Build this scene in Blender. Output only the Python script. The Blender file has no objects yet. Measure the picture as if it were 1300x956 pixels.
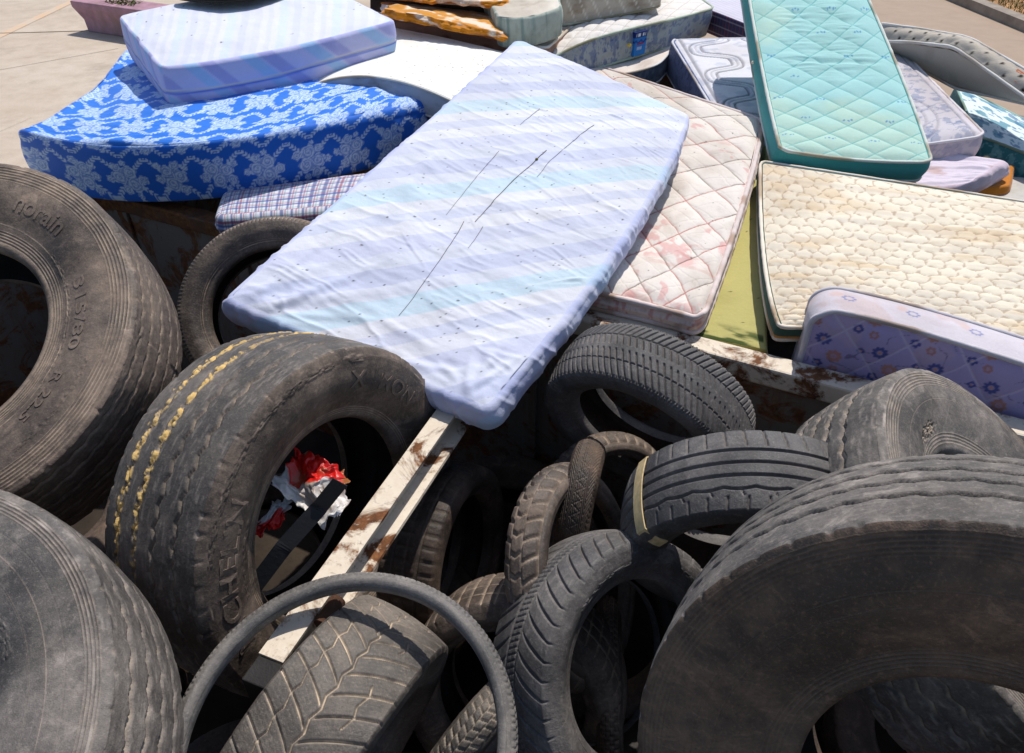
import bpy, math, random
import numpy as np
from mathutils import Matrix, Vector

rng = np.random.default_rng(7)
random.seed(7)
sc = bpy.context.scene
COL = sc.collection
PI = math.pi

# ------------------------------------------------------------------ camera
F, PITCH, CAM_H = 940.0, math.radians(38), 2.6
FW = np.array([0, math.cos(PITCH), -math.sin(PITCH)])
UP = np.array([0, math.sin(PITCH), math.cos(PITCH)])
RT = np.array([1.0, 0, 0])
CAM = np.array([0, 0, CAM_H])


def ray(px, py):
    return FW + RT * (px - 650) / F - UP * (py - 478) / F


def at(px, py, z):                       # point at height z seen at a place of the survey photo
    r = ray(px, py)
    return CAM + r * ((z - CAM_H) / r[2])


def atd(px, py, d):                      # point at distance d along the view axis
    return CAM + ray(px, py) * d


cd = bpy.data.cameras.new('camera')
cam = bpy.data.objects.new('camera', cd)
COL.objects.link(cam)
cam.location = CAM
cam.rotation_euler = (math.radians(90) - PITCH, 0, 0)
cd.sensor_width = 36
cd.lens = F / 1300 * 36
cd.clip_start = 0.05
cd.clip_end = 500
sc.camera = cam


# ------------------------------------------------------------------ numpy noise
def _h(ix, iy, seed):
    n = (ix.astype(np.int64) * 374761393 + iy.astype(np.int64) * 668265263 + seed * 982451653) & 0xFFFFFFFF
    n = ((n ^ (n >> 13)) * 1274126177) & 0xFFFFFFFF
    n = n ^ (n >> 16)
    return (n & 0xFFFFFF) / float(0xFFFFFF)


def vn(x, y, seed=0):
    x = np.asarray(x, float); y = np.asarray(y, float)
    x, y = np.broadcast_arrays(x, y)
    ix = np.floor(x); iy = np.floor(y)
    fx = x - ix; fy = y - iy
    fx = fx * fx * fx * (fx * (fx * 6 - 15) + 10); fy = fy * fy * fy * (fy * (fy * 6 - 15) + 10)
    a = _h(ix, iy, seed); b = _h(ix + 1, iy, seed); c = _h(ix, iy + 1, seed); d = _h(ix + 1, iy + 1, seed)
    return (a + (b - a) * fx) * (1 - fy) + (c + (d - c) * fx) * fy


def fbm(x, y, seed=0, o=4):
    s = 0; a = .5; t = 0
    for k in range(o):
        s = s + a * vn(x * 2 ** k + 13.7 * k, y * 2 ** k + 7.1 * k, seed + k); t += a; a *= .5
    return s / t


def rnd2(x, y, seed=0):
    return _h(np.floor(x), np.floor(y), seed)


def sstep(a, b, x):
    t = np.clip((x - a) / (b - a), 0, 1)
    return t * t * (3 - 2 * t)


def S(r, g, b):                          # sRGB 0-255 to linear
    f = lambda c: c / 12.92 if c <= .04045 else ((c + .055) / 1.055) ** 2.4
    return np.array([f(r / 255), f(g / 255), f(b / 255)])


def mixc(a, b, m):
    m = np.asarray(m)[..., None]
    return a * (1 - m) + b * m


def specks(X, Y, cell, prob, rad, seed):
    """small dark dots, one chance per cell"""
    out = np.zeros_like(X)
    ix = np.floor(X / cell); iy = np.floor(Y / cell)
    cx = (ix + .2 + .6 * _h(ix, iy, seed)) * cell; cy = (iy + .2 + .6 * _h(ix, iy, seed + 1)) * cell
    on = _h(ix, iy, seed + 2) < prob
    rr = rad * (.5 + 1.0 * _h(ix, iy, seed + 3))
    d = np.hypot(X - cx, Y - cy)
    return np.where(on, sstep(rr * 1.3, rr * .6, d), 0)


# ------------------------------------------------------------------ object helpers
ORIGIN = {}                              # world position of every object that carries parts


def link(o, parent=None):
    COL.objects.link(o)
    if parent is not None:
        o.parent = parent
    return o


def tag(o, label=None, cat=None, group=None, kind=None):
    if label: o['label'] = label
    if cat: o['category'] = cat
    if group: o['group'] = group
    if kind: o['kind'] = kind
    return o


def empty(name, loc=(0, 0, 0)):
    o = bpy.data.objects.new(name, None)
    o.empty_display_size = .1
    o.location = [float(v) for v in loc]
    ORIGIN[o.name] = np.asarray(loc, float)
    return link(o)


def mk(name, V, Q, mat, parent=None, attrs=None, smooth=True, tris=None):
    """one mesh object from numpy vertices and quads (and triangles)"""
    if parent is not None:
        V = np.asarray(V, float) - ORIGIN.get(parent.name, 0)
    V = np.ascontiguousarray(V, dtype=np.float32)
    Q = np.asarray(Q, dtype=np.int32).reshape(-1, 4)
    T = np.asarray(tris if tris is not None else [], dtype=np.int32).reshape(-1, 3)
    me = bpy.data.meshes.new(name)
    me.vertices.add(len(V)); me.vertices.foreach_set('co', V.ravel())
    nl = Q.size + T.size
    me.loops.add(nl); me.loops.foreach_set('vertex_index', np.concatenate([Q.ravel(), T.ravel()]).astype(np.int32))
    me.polygons.add(len(Q) + len(T))
    st = np.concatenate([np.arange(len(Q)) * 4, Q.size + np.arange(len(T)) * 3]).astype(np.int32)
    me.polygons.foreach_set('loop_start', st)
    me.update(calc_edges=True)
    me.validate(clean_customdata=False)
    me.polygons.foreach_set('use_smooth', np.full(len(me.polygons), smooth, dtype=bool))
    for an, arr in (attrs or {}).items():
        arr = np.asarray(arr, dtype=np.float32)
        a = me.attributes.new(an, 'FLOAT_COLOR', 'POINT')
        c4 = np.ones((len(V), 4), np.float32); c4[:, :3] = arr
        a.data.foreach_set('color', c4.ravel())
    me.materials.append(mat)
    o = bpy.data.objects.new(name, me)
    if parent is not None:
        ORIGIN[o.name] = ORIGIN.get(parent.name, 0)
    return link(o, parent)


def grid_quads(nu, nv, wrap_u=False, base=0, flip=False):
    """indices for a (nv rows) x (nu columns) vertex grid"""
    cu = nu if wrap_u else nu - 1
    j, i = np.meshgrid(np.arange(nv - 1), np.arange(cu), indexing='ij')
    i2 = (i + 1) % nu
    q = np.stack([j * nu + i, j * nu + i2, (j + 1) * nu + i2, (j + 1) * nu + i], -1).reshape(-1, 4) + base
    return q[:, ::-1] if flip else q


def box_arrays(lo, hi):
    x0, y0, z0 = lo; x1, y1, z1 = hi
    V = np.array([(x0, y0, z0), (x1, y0, z0), (x1, y1, z0), (x0, y1, z0), (x0, y0, z1), (x1, y0, z1), (x1, y1, z1), (x0, y1, z1)], float)
    Q = np.array([(3, 2, 1, 0), (4, 5, 6, 7), (0, 1, 5, 4), (1, 2, 6, 5), (2, 3, 7, 6), (3, 0, 4, 7)])
    return V, Q


def tube(path, r, n=8, closed=False):
    P = np.asarray(path, float)
    m = len(P)
    Tn = np.roll(P, -1, 0) - np.roll(P, 1, 0) if closed else np.gradient(P, axis=0)
    Tn /= np.linalg.norm(Tn, axis=1)[:, None] + 1e-12
    ref = np.array([0.1, 0.2, 1.0])
    A = np.cross(Tn, ref); A /= np.linalg.norm(A, axis=1)[:, None] + 1e-12
    B = np.cross(Tn, A)
    th = np.linspace(0, 2 * PI, n, endpoint=False)
    rr = np.broadcast_to(np.asarray(r, float), (m,))
    V = P[:, None] + rr[:, None, None] * (np.cos(th)[None, :, None] * A[:, None] + np.sin(th)[None, :, None] * B[:, None])
    V = V.reshape(-1, 3)
    Q = grid_quads(n, m, wrap_u=True)
    if closed:
        j = np.arange(n)
        Q = np.concatenate([Q, np.stack([(m - 1) * n + j, (m - 1) * n + (j + 1) % n, (j + 1) % n, j], -1)])
        return V, Q
    c0 = len(V); V = np.concatenate([V, P[:1], P[-1:]])
    j = np.arange(n)
    T = np.concatenate([np.stack([np.full(n, c0), (j + 1) % n, j], -1), np.stack([np.full(n, c0 + 1), (m - 1) * n + j, (m - 1) * n + (j + 1) % n], -1)])
    return V, Q, T


# ------------------------------------------------------------------ node materials
class NT:
    def __init__(self, name, rough=.8, spec=.3):
        self.m = bpy.data.materials.new(name); self.m.use_nodes = True
        self.t = self.m.node_tree; self.t.nodes.clear()
        self.out = self.n('ShaderNodeOutputMaterial'); self.b = self.n('ShaderNodeBsdfPrincipled')
        self.t.links.new(self.b.outputs[0], self.out.inputs[0])
        self.set('Roughness', rough); self.set('Specular IOR Level', spec)
        self.tc = self.n('ShaderNodeTexCoord')

    def n(self, ty, **kw):
        nd = self.t.nodes.new(ty)
        for k, v in kw.items(): setattr(nd, k, v)
        return nd

    def put(self, sock, v):
        if isinstance(v, bpy.types.NodeSocket): self.t.links.new(v, sock)
        elif v is not None:
            try: sock.default_value = v
            except Exception: sock.default_value = (*v, 1)

    def set(self, k, v): self.put(self.b.inputs[k], tuple(v) if isinstance(v, np.ndarray) else v)

    def noise(self, scale, detail=4, rough=.55, vec=None, stretch=None, out='Fac', dist=0.0):
        nd = self.n('ShaderNodeTexNoise'); nd.inputs['Scale'].default_value = scale
        nd.inputs['Detail'].default_value = detail; nd.inputs['Roughness'].default_value = rough
        nd.inputs['Distortion'].default_value = dist
        v = vec or self.tc.outputs['Object']
        if stretch:
            mp = self.n('ShaderNodeMapping'); mp.inputs['Scale'].default_value = stretch
            self.t.links.new(v, mp.inputs[0]); v = mp.outputs[0]
        self.t.links.new(v, nd.inputs['Vector'])
        return nd.outputs[out]

    def ramp(self, fac, stops):
        nd = self.n('ShaderNodeValToRGB'); self.t.links.new(fac, nd.inputs[0])
        e = nd.color_ramp.elements
        while len(e) < len(stops): e.new(.5)
        for k, (p, c) in enumerate(stops):
            e[k].position = p
            e[k].color = (c, c, c, 1) if np.isscalar(c) else (*[float(q) for q in c], 1)
        return nd.outputs[0]

    def mix(self, fac, a, b, mode='MIX'):
        nd = self.n('ShaderNodeMix', data_type='RGBA', blend_type=mode)
        for i, v in ((0, fac), (6, a), (7, b)):
            s = nd.inputs[i]
            if isinstance(v, bpy.types.NodeSocket): self.t.links.new(v, s)
            elif i == 0: s.default_value = v
            else: s.default_value = (*[float(q) for q in v], 1)
        return nd.outputs[2]

    def math(self, op, a, b=None):
        nd = self.n('ShaderNodeMath', operation=op)
        for i, v in ((0, a), (1, b)):
            if v is None: continue
            if isinstance(v, bpy.types.NodeSocket): self.t.links.new(v, nd.inputs[i])
            else: nd.inputs[i].default_value = v
        return nd.outputs[0]

    def bump(self, h, dist=.002, strength=.5):
        nd = self.n('ShaderNodeBump'); nd.inputs['Strength'].default_value = strength; nd.inputs['Distance'].default_value = dist
        self.t.links.new(h, nd.inputs['Height'])
        self.t.links.new(nd.outputs[0], self.b.inputs['Normal'])

    def attr(self, name):
        nd = self.n('ShaderNodeAttribute', attribute_name=name)
        return nd.outputs['Color']

    def chan(self, col):
        nd = self.n('ShaderNodeSeparateColor'); self.t.links.new(col, nd.inputs[0])
        return nd.outputs


def fabric(name='fabric', rough=.9, weave=420., bump=.35, mottling=.12, sheen=.15):
    t = NT(name, rough, .15)
    c = t.attr('col')
    n1 = t.noise(9, 4); n2 = t.noise(140, 2)
    v = t.math('ADD', t.math('MULTIPLY', n1, .6), t.math('MULTIPLY', n2, .4))
    g = t.ramp(v, [(.3, 1 - mottling), (.7, 1.0)])
    t.set('Base Color', t.mix(1.0, c, g, 'MULTIPLY'))
    t.set('Sheen Weight', sheen)
    w = t.noise(weave, 2, .7)
    w2 = t.noise(60, 4, .6)
    t.bump(t.math('ADD', t.math('MULTIPLY', w, .35), w2), .004, bump)
    return t.m


FAB = fabric('woven_cloth')
SHEET = fabric('cotton_sheet', weave=300, bump=.35, mottling=.06)
SATIN = fabric('satin_cloth', rough=.62, bump=.22, mottling=.08)


def plain(name, c, rough=.85, var=.25, scale=12, bump=.3, dirt=None, spec=.25):
    t = NT(name, rough, spec)
    c = np.asarray(c)
    n1 = t.noise(scale, 5)
    col = t.ramp(n1, [(.3, c * (1 - var)), (.7, c * (1 + var * .5))])
    if dirt is not None:
        n2 = t.noise(scale * .4, 6, .65)
        col = t.mix(t.ramp(n2, [(.5, 0.), (.72, .85)]), col, dirt)
    t.set('Base Color', col)
    t.bump(t.noise(scale * 9, 4), .003, bump)
    return t.m


def rubber(name, base=(.030, .029, .029), dust=(.135, .112, .095), amount=.5, groove=(.20, .155, .11), gam=.6, sand=None, rough=.60, spec=.5):
    t = NT(name, rough, spec)
    base = np.array(base); dust = np.array(dust)
    m = t.chan(t.attr('m'))
    n1 = t.noise(5, 6, .65, dist=.4)
    n2 = t.noise(38, 5, .7)
    col = t.mix(t.ramp(n2, [(.25, 0.), (.8, 1.)]), base * .8, base * 1.45)
    d = t.ramp(n1, [(.38, .10), (.64, 1.)])
    d = t.math('MULTIPLY', d, t.ramp(n2, [(.2, .35), (.75, 1.)]))
    col = t.mix(t.math('MULTIPLY', d, amount), col, dust)
    # scuffs: long thin pale scratches
    sc1 = t.noise(13, 8, .78, stretch=(1, 1, 2.2), dist=.8)
    col = t.mix(t.ramp(sc1, [(.54, 0.), (.70, .5)]), col, dust * 1.35)
    dk = t.noise(3.2, 6, .7, dist=.5)
    col = t.mix(t.ramp(dk, [(.40, .75), (.56, 0.)]), col, base * .55)
    gr = t.noise(170, 3, .75)
    col = t.mix(t.ramp(gr, [(.54, 0.), (.74, .28)]), col, dust * 1.25)
    col = t.mix(t.ramp(gr, [(.28, .5), (.44, 0.)]), col, base * .6)
    gn = t.noise(22, 4, .6)
    col = t.mix(t.math('MULTIPLY', m[0], t.ramp(gn, [(.36, .1), (.62, gam)])), col, groove)
    col = t.mix(m[2], col, dust * 1.55)
    if sand is not None:
        col = t.mix(m[1], col, sand)
    t.set('Base Color', col)
    t.set('Roughness', t.ramp(t.math('MULTIPLY', d, 1.0), [(.0, rough - .1), (.7, .9)]))
    hb = t.math('ADD', t.noise(60, 6, .7), t.math('MULTIPLY', t.noise(420, 2, .6), .35))
    t.bump(hb, .004, .6)
    return t.m


R_BROWN = rubber('dusty_brown_rubber', base=(.056, .041, .032), dust=(.325, .242, .184), amount=.72, groove=(.52, .39, .27), gam=.85)
R_GREY = rubber('dusty_grey_rubber', base=(.064, .056, .051), dust=(.345, .296, .255), amount=.62, groove=(.52, .40, .29), gam=.8)
R_WORN = rubber('worn_smooth_rubber', base=(.072, .063, .058), dust=(.385, .332, .290), amount=.62, groove=(.026, .018, .013), gam=.95)
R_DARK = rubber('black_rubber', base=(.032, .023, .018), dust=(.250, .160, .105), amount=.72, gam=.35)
R_CAR = rubber('car_tyre_rubber', base=(.064, .060, .060), dust=(.285, .255, .232), amount=.5, groove=(.18, .14, .10), gam=.3)
R_BIKE = rubber('grey_bicycle_rubber', base=(.098, .092, .088), dust=(.34, .30, .26), amount=.5, groove=(.05, .04, .03), gam=.7)
R_WINTER = rubber('winter_tyre_rubber', base=(.070, .060, .052), dust=(.335, .278, .225), amount=.62, groove=(.60, .48, .35), gam=.95)
R_SAND = rubber('sandy_rubber', base=(.060, .052, .047), dust=(.285, .242, .208), amount=.58, sand=(.66, .44, .15), groove=(.48, .36, .25), gam=.8)
LINER = rubber('inner_liner_rubber', base=(.022, .018, .015), dust=(.10, .072, .055), amount=.6)


# ------------------------------------------------------------------ tyres
def tyre_frame(n):
    n = np.asarray(n, float); n = n / np.linalg.norm(n)
    t = np.array([0, 0, 1.]) if abs(n[2]) < .95 else np.array([0, 1., 0])
    a = np.cross(t, n); a /= np.linalg.norm(a)
    return a, np.cross(n, a), n


def tri(x):                              # triangle wave -1..1
    return 4 * np.abs(x - np.floor(x + .5)) - 1


def line(d, w, soft):                    # 1 inside a line of half width w
    return 1 - sstep(w - soft, w + soft, np.abs(d))


def tread_truck(s, a, tw, p):
    g = np.zeros_like(s)
    zz = p.get('zig', .0048) * tri(s / .050)
    for k, pos in enumerate(p.get('grooves', (-.62, -.21, .21, .62))):
        d = a - pos * tw - zz * (1 if k % 2 else -1)
        g = np.maximum(g, line(d, p.get('gw', .0040), .0022))
    nick = line(((s / .057) % 1 - .5) * .057 + .02 * (rnd2(s / .057, 0 * s, 17) - .5), .003 + .004 * rnd2(s / .057, 0 * s, 13), .0025) * sstep(.93, .985, np.abs(a) / tw)
    depth = g * p.get('gd', .010) + nick * .005 * rnd2(s / .057, 0 * s, 9)
    lump = (fbm(s / .05, a / .05, 3) - .5) * .0025 + (fbm(s / .08, a / .004, 7, 3) - .5) * .0012 + (fbm(s / .3, a / .1, 5) - .5) * .004
    return depth + lump, np.maximum(g, nick * .9 * rnd2(s / .057, 0 * s, 9))


def tread_v(s, a, tw, p):                # V arms, directional winter pattern
    A = np.abs(a) / tw
    off = np.where(a > 0, .5, 0.)
    arm = s / p['pitch'] + p['dir'] * (1.1 * A ** .8) + off
    f = (arm % 1 - .5) * p['pitch']
    g = line(f, p.get('w', .0028), .0016) * sstep(.0, .06, A)
    cen = line(a - .004 * tri(s / p['pitch']), .0022, .0016)
    ring = line(A * tw - .56 * tw - .004 * tri(arm * 1.0), .0016, .0014) * (rnd2(arm, np.sign(a) * 3 + 9, 4) > .25)
    f2 = ((arm * p.get('sipes', 4)) % 1 - .5) * p['pitch'] / p.get('sipes', 4)
    sip = line(f2 + .0012 * tri(A * 9), .0006, .0011) * .35 * sstep(.12, .2, A)
    G = np.maximum(np.maximum(g, cen), ring)
    return G * .007 + sip * .0022 + (fbm(s / .03, a / .03, 2) - .5) * .001, np.maximum(G, sip * .4)


def tread_season(s, a, tw, p):           # dense curved lamellae
    A = np.abs(a) / tw
    arm = s / .021 + p.get('lean', 1.3) * A ** 1.6 * 1.6
    f = (arm % 1 - .5) * .021
    outer = line(f, .0021, .0016) * sstep(.44, .5, A)
    arm2 = s / .021 + p.get('lean2', 2.2) * (a / tw) + .5
    inner = line((arm2 % 1 - .5) * .021, .0021, .0016) * (1 - sstep(.42, .46, A)) * sstep(.06, .1, A)
    rings = line(A * tw - .46 * tw, .0016, .0014)
    edge = line((s / .0105 % 1 - .5) * .0105, .0022, .0015) * sstep(.93, .97, A)
    G = np.maximum(np.maximum(outer, inner), np.maximum(rings * .8, edge))
    return G * .0065, G


def tread_sport(s, a, tw, p):
    u = a / tw
    G = np.zeros_like(s)
    for pos, w in ((-.42, .0032), (-.08, .0036), (.24, .0036)):
        G = np.maximum(G, line(a - pos * tw, w, .0016))
    wav = line(a - (.52 + .05 * np.abs(np.sin(PI * s / .07))) * tw, .0026, .0016)
    G = np.maximum(G, wav)
    slot = line((s / .046 % 1 - .5) * .046 + .012 * (u + .7), .0022, .0016) * sstep(-.5, -.56, u)
    slot2 = line((s / .046 % 1 - .5) * .046 - .012 * (u - .7), .0022, .0016) * sstep(.7, .75, u)
    sl3 = line((s / .07 % 1 - .5) * .07 + .05 * (u - .5), .0016, .0014) * sstep(.54, .58, u) * (1 - sstep(.7, .74, u))
    G = np.maximum(np.maximum(G, slot), np.maximum(slot2, sl3))
    return G * .0062, G


def tread_arc(s, a, tw, p):              # central ribs with ticks, long curved arms towards the shoulders
    A = np.abs(a) / tw
    arm = s / .043 - p.get('lean', 1.) * 1.15 * np.clip(A - .2, 0, 1) ** .75 * 1.35 + np.where(a > 0, .5, 0)
    w = .0036 * sstep(.18, .45, A) * (1 - .5 * sstep(.75, 1, A)) + .0006
    g = line((arm % 1 - .5) * .043, w, .0016) * sstep(.17, .24, A)
    rings = np.maximum(line(A * tw - .17 * tw, .0020, .0015), line(a, .0008, .0012) * .4)
    tick = line((s / .0145 % 1 - .5) * .0145 + .004 * a / tw * 10, .0014, .0013) * (1 - sstep(.13, .16, A)) * .7
    G = np.maximum(np.maximum(g, rings), tick)
    return G * .0065, G


def tread_knob(s, a, tw, p):
    pit = p.get('pitch', .034)
    nr = p.get('rows', 4)
    u = (a / tw + 1) / 2 * nr
    row = np.floor(u)
    sh = s / pit + np.where(row % 2 > .5, .5, 0.) + (p.get('chev', .0)) * np.abs(a / tw)
    fs = np.abs(sh % 1 - .5) * 2; fu = np.abs(u % 1 - .5) * 2
    gap = p.get('gap', .34)
    blk = (1 - sstep(1 - gap, 1 - gap + .14, fs)) * (1 - sstep(1 - gap * .55, 1 - gap * .55 + .16, fu))
    return (1 - blk) * p.get('h', .007), (1 - blk) * .5


def tread_tooth(s, a, tw, p):
    A = np.abs(a) / tw
    t = line((s / p.get('pitch', .014) % 1 - .5) * p.get('pitch', .014), .0028, .0018) * sstep(.55, .7, A)
    g = line(A * tw - .5 * tw, .0014, .0012)
    G = np.maximum(t, g)
    return G * p.get('h', .004), G


def tread_zig(s, a, tw, p):
    arm = s / .016 + 1.1 * tri(a / (tw * .62))
    g = line((arm % 1 - .5) * .016, .0018, .0015)
    g2 = line(a - tw * .33 * tri(s / .032), .0016, .0014)
    G = np.maximum(g, g2)
    return G * .004, G


def tread_cuts(s, a, tw, p):
    u = a / tw
    G = line((s / .038 % 1 - .5) * .038 + .006 * u, .0022, .0015)
    for pos in (-.5, 0., .5):
        G = np.maximum(G, line(a - pos * tw, .002, .0015))
    return G * .006, G


TREADS = dict(truck=tread_truck, v=tread_v, season=tread_season, sport=tread_sport, arc=tread_arc, knob=tread_knob,
              tooth=tread_tooth, zig=tread_zig, cuts=tread_cuts)


def sidewall_a(rho, R1, rb, hw, ab, bulge):
    t = np.clip((R1 - rho) / (R1 - rb), 0, 1)
    return hw + bulge * np.sin(PI * np.clip(t * 1.25, 0, 1)) - (hw - ab) * sstep(.25, 1.05, t) ** 1.15 * 1.05


def make_tyre(name, label, c, n, R, hw, rb, style, mat, cat='tyre', group=None, N=500, M=70, crown=.008, rs=.02, ab=None,
              ribs=(), bead_ribs=(), prm=None, spin=0., bulge=.004, texts=(), side_noise=.0015, sand=False, side_mat=None, liner=True, squash=0.0,
              scuff=0.0, K=70, scar=None, codes=()):
    prm = prm or {}
    ab = ab or hw * .74
    A, B, Nn = tyre_frame(n)
    root = empty(name, c)
    tag(root, label, cat, group)
    th = np.linspace(0, 2 * PI, N, endpoint=False) + spin
    R1 = R - crown - rs
    tw = hw - rs * .55

    def place(rho, a, thv):              # arrays -> world
        ca, sa = np.cos(thv), np.sin(thv)
        rr = rho * (1 + squash * np.cos(2 * (thv - 1.0)))
        P = (rr * ca)[..., None] * A + (rr * sa)[..., None] * B + a[..., None] * Nn
        return P.reshape(-1, 3) + np.asarray(c)

    # tread
    aa = np.linspace(-tw, tw, M)
    a2, t2 = np.meshgrid(aa, th, indexing='ij')
    rho = R - crown * (np.abs(a2) / tw) ** 2.2
    dep, msk = TREADS[style](t2 * R, a2, tw, prm)
    edge = 1 - sstep(.985, 1.0, np.abs(a2) / tw) * (0 if style in ('knob', 'tooth', 'season') else .0)
    rho = rho - dep
    m = np.zeros(a2.shape + (3,)); m[..., 0] = msk
    if sand:                             # yellow grit packed along two of the grooves
        for pos, wd in ((-.62, .016), (-.21, .013)):
            d = np.abs(a2 - pos * tw)
            q = fbm(t2 * R / .012, a2 / .006, 11) * 1.1 - d / wd * .45
            seg = sstep(.35, .6, fbm(t2 * R / .22, a2 * 0 + pos * 9, 21, 2) + .12)
            arc = np.cos(t2 - sand); q2 = sstep(.33, .45, q) * sstep(-.2, .35, arc) * (.35 + .65 * seg)
            m[..., 1] = np.maximum(m[..., 1], q2)
        rho = rho + m[..., 1] * .003
    sn = fbm(t2 * R / .035, a2 / .007, 31, 5)
    m[..., 2] = sstep(.58, .80, sn) * scuff * .45
    mk('tread', place(rho, a2, t2), grid_quads(N, M, True), mat, root, {'m': m.reshape(-1, 3)})

    # sidewalls (near one carries ribs and lettering)
    edep = TREADS[style](th * R, np.full(N, tw * .999), tw, prm)[0] if True else 0
    edep2 = TREADS[style](th * R, np.full(N, -tw * .999), tw, prm)[0]
    for sgn, ed in ((1, edep), (-1, edep2)):
        u = np.linspace(0, PI / 2, 9)
        pr = [(R - crown - rs * (1 - math.cos(q)) * 1.0 if False else R - crown - rs * (math.sin(q) ** 1.6), tw + (hw - tw) * math.sin(q)) for q in u]
        kk = K if sgn > 0 else 24
        rr = np.linspace(R1, rb + .018, kk)[1:]
        aside = sidewall_a(rr, R1, rb, hw, ab, bulge)
        prr = np.array([p[0] for p in pr] + list(rr)); pra = np.array([p[1] for p in pr] + list(aside))
        a_end = pra[-1]
        q = np.linspace(0, PI / 2, 6)[1:]
        prr = np.concatenate([prr, rb + .018 - .018 * np.sin(q)]); pra = np.concatenate([pra, a_end - .02 * (1 - np.cos(q))])
        prr = np.append(prr, rb + .001); pra = np.append(pra, a_end - .035)
        rib = np.zeros_like(prr)
        rm = np.zeros_like(prr)
        if sgn > 0:
            for (r0, r1, cnt, amp) in ribs:
                ph = (prr - r0) / (r1 - r0) * cnt
                on = (ph > 0) & (ph < cnt)
                w = np.where(on, np.abs(ph % 1 - .5) * 2, 0)
                rib += np.where(on, (w - .5) * amp, 0)
                rm = np.maximum(rm, np.where(on, w ** 3, 0))
        P2, T2 = np.meshgrid(prr, th, indexing='ij')
        A2 = np.broadcast_to((pra + rib)[:, None], P2.shape).copy()
        fade = np.exp(-(((R1 + rs) - P2) / (rs * .8)) ** 2)
        P2 = P2 - fade * ed[None, :]
        A2 += (fbm(T2 * 5, P2 / .06, 41) - .5) * side_noise * 2 * (P2 > rb + .02)
        mm = np.zeros(P2.shape + (3,)); mm[..., 0] = rm[:, None]
        for (cr_, f0, f1) in (codes if sgn > 0 else ()):   # rows of tiny moulded marks
            d0 = (np.degrees(T2) + 180) % 360 - 180
            cell = np.floor(T2 * cr_ / .0085)
            on = (d0 > f0) & (d0 < f1) & (np.abs(P2 - cr_) < .0065) & (_h(cell, np.floor((P2 - cr_) / .0035) + 9, 91) > .45) & (_h(np.floor(T2 * cr_ / .05), cell * 0, 92) > .25)
            A2 += on * .0016
            mm[..., 2] = np.maximum(mm[..., 2], on * .25)
        if scar and sgn > 0:              # torn, pitted crescent in the rubber
            sp, sr_, dsp, dsr = scar
            dphi = (T2 - math.radians(sp) + PI) % (2 * PI) - PI
            e = np.hypot(dphi * sr_ / dsp, (P2 - sr_) / dsr)
            inn = 1 - sstep(.7, 1.1, e + .6 * (fbm(T2 * 60, P2 / .01, 71) - .5))
            pit = fbm(T2 * sr_ / .006, P2 / .006, 72, 3)
            A2 += inn * ((pit - .55) * .022 - .004)
            mm[..., 0] = np.maximum(mm[..., 0], inn * sstep(.5, .62, pit))
        # radial rain-streak dust and rubbed shoulder
        st = fbm(T2 * R / .035, P2 / .022, 51, 6)
        mm[..., 2] = np.maximum(sstep(.56, .8, st) * .22 * scuff, sstep(.55, .8, fbm(T2 * R / .05, P2 / .008, 61)) * np.exp(-((P2 - R1) / .012) ** 2) * .9 * scuff)
        mk('sidewall', place(P2, A2 * sgn, T2), grid_quads(N, len(prr), True, flip=sgn < 0), side_mat or mat, root, {'m': mm.reshape(-1, 3)})
    # inner liner
    if liner:
        t = np.linspace(0, 1, 14)
        a0 = a_end - .035
        iw = hw - .016
        r_in = R - crown - .026
        pr_r = rb + .001 + (r_in - rb) * (1 - (1 - t) ** 1.3)
        pr_a = a0 + (iw - a0) * np.sin(PI * t) ** .8 * .9 - (a0 * .0)
        half = np.stack([pr_r, np.where(t > .6, pr_a * 1.0, pr_a)], 1)
        half[-1, 1] = iw * .72
        full = np.concatenate([half, half[::-1] * np.array([1, -1])])
        rr2, tt2 = np.meshgrid(full[:, 0], th[::2], indexing='ij')
        aa2 = np.broadcast_to(full[:, 1][:, None], rr2.shape)
        mk('inner_liner', place(rr2, aa2, tt2), grid_quads(len(th[::2]), len(full), True, flip=True), LINER, root, {'m': np.zeros((rr2.size, 3))})
    # raised lettering
    for (txt, phi, rmid, size, raise_, xs) in texts:
        cu = bpy.data.curves.new('lettering', 'FONT'); cu.body = txt; cu.size = 1.0; cu.extrude = .5
        cu.align_x = 'CENTER'; cu.resolution_u = 5; cu.offset = .012
        ob = bpy.data.objects.new('lettering_source', cu); COL.objects.link(ob)
        bpy.context.view_layer.update()
        dg = bpy.context.evaluated_depsgraph_get()
        me = bpy.data.meshes.new_from_object(ob.evaluated_get(dg))
        bpy.data.objects.remove(ob)
        k = len(me.vertices); co = np.empty(k * 3, np.float32); me.vertices.foreach_get('co', co); co = co.reshape(-1, 3).astype(float)
        x = co[:, 0] * size * xs; y = (co[:, 1] - .36) * size; h = co[:, 2]
        rho = rmid + y; ang = math.radians(phi) - x / rmid
        base = sidewall_a(rho, R1, rb, hw, ab, bulge)
        a = base + np.where(h > 0, raise_, -.003)
        W = (rho * np.cos(ang))[:, None] * A + (rho * np.sin(ang))[:, None] * B + a[:, None] * Nn
        me.vertices.foreach_set('co', W.astype(np.float32).ravel()); me.update()
        me.materials.clear(); me.materials.append(side_mat or mat)
        at_ = me.attributes.new('m', 'FLOAT_COLOR', 'POINT')
        c4 = np.zeros((k, 4), np.float32); c4[:, 2] = .12; c4[:, 3] = 1; at_.data.foreach_set('color', c4.ravel())
        link(bpy.data.objects.new('lettering', me), root)
    return root


def toward(c, k):                        # move a point along the line of sight (used with k for size changes)
    return CAM + (np.asarray(c) - CAM) * k


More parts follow.
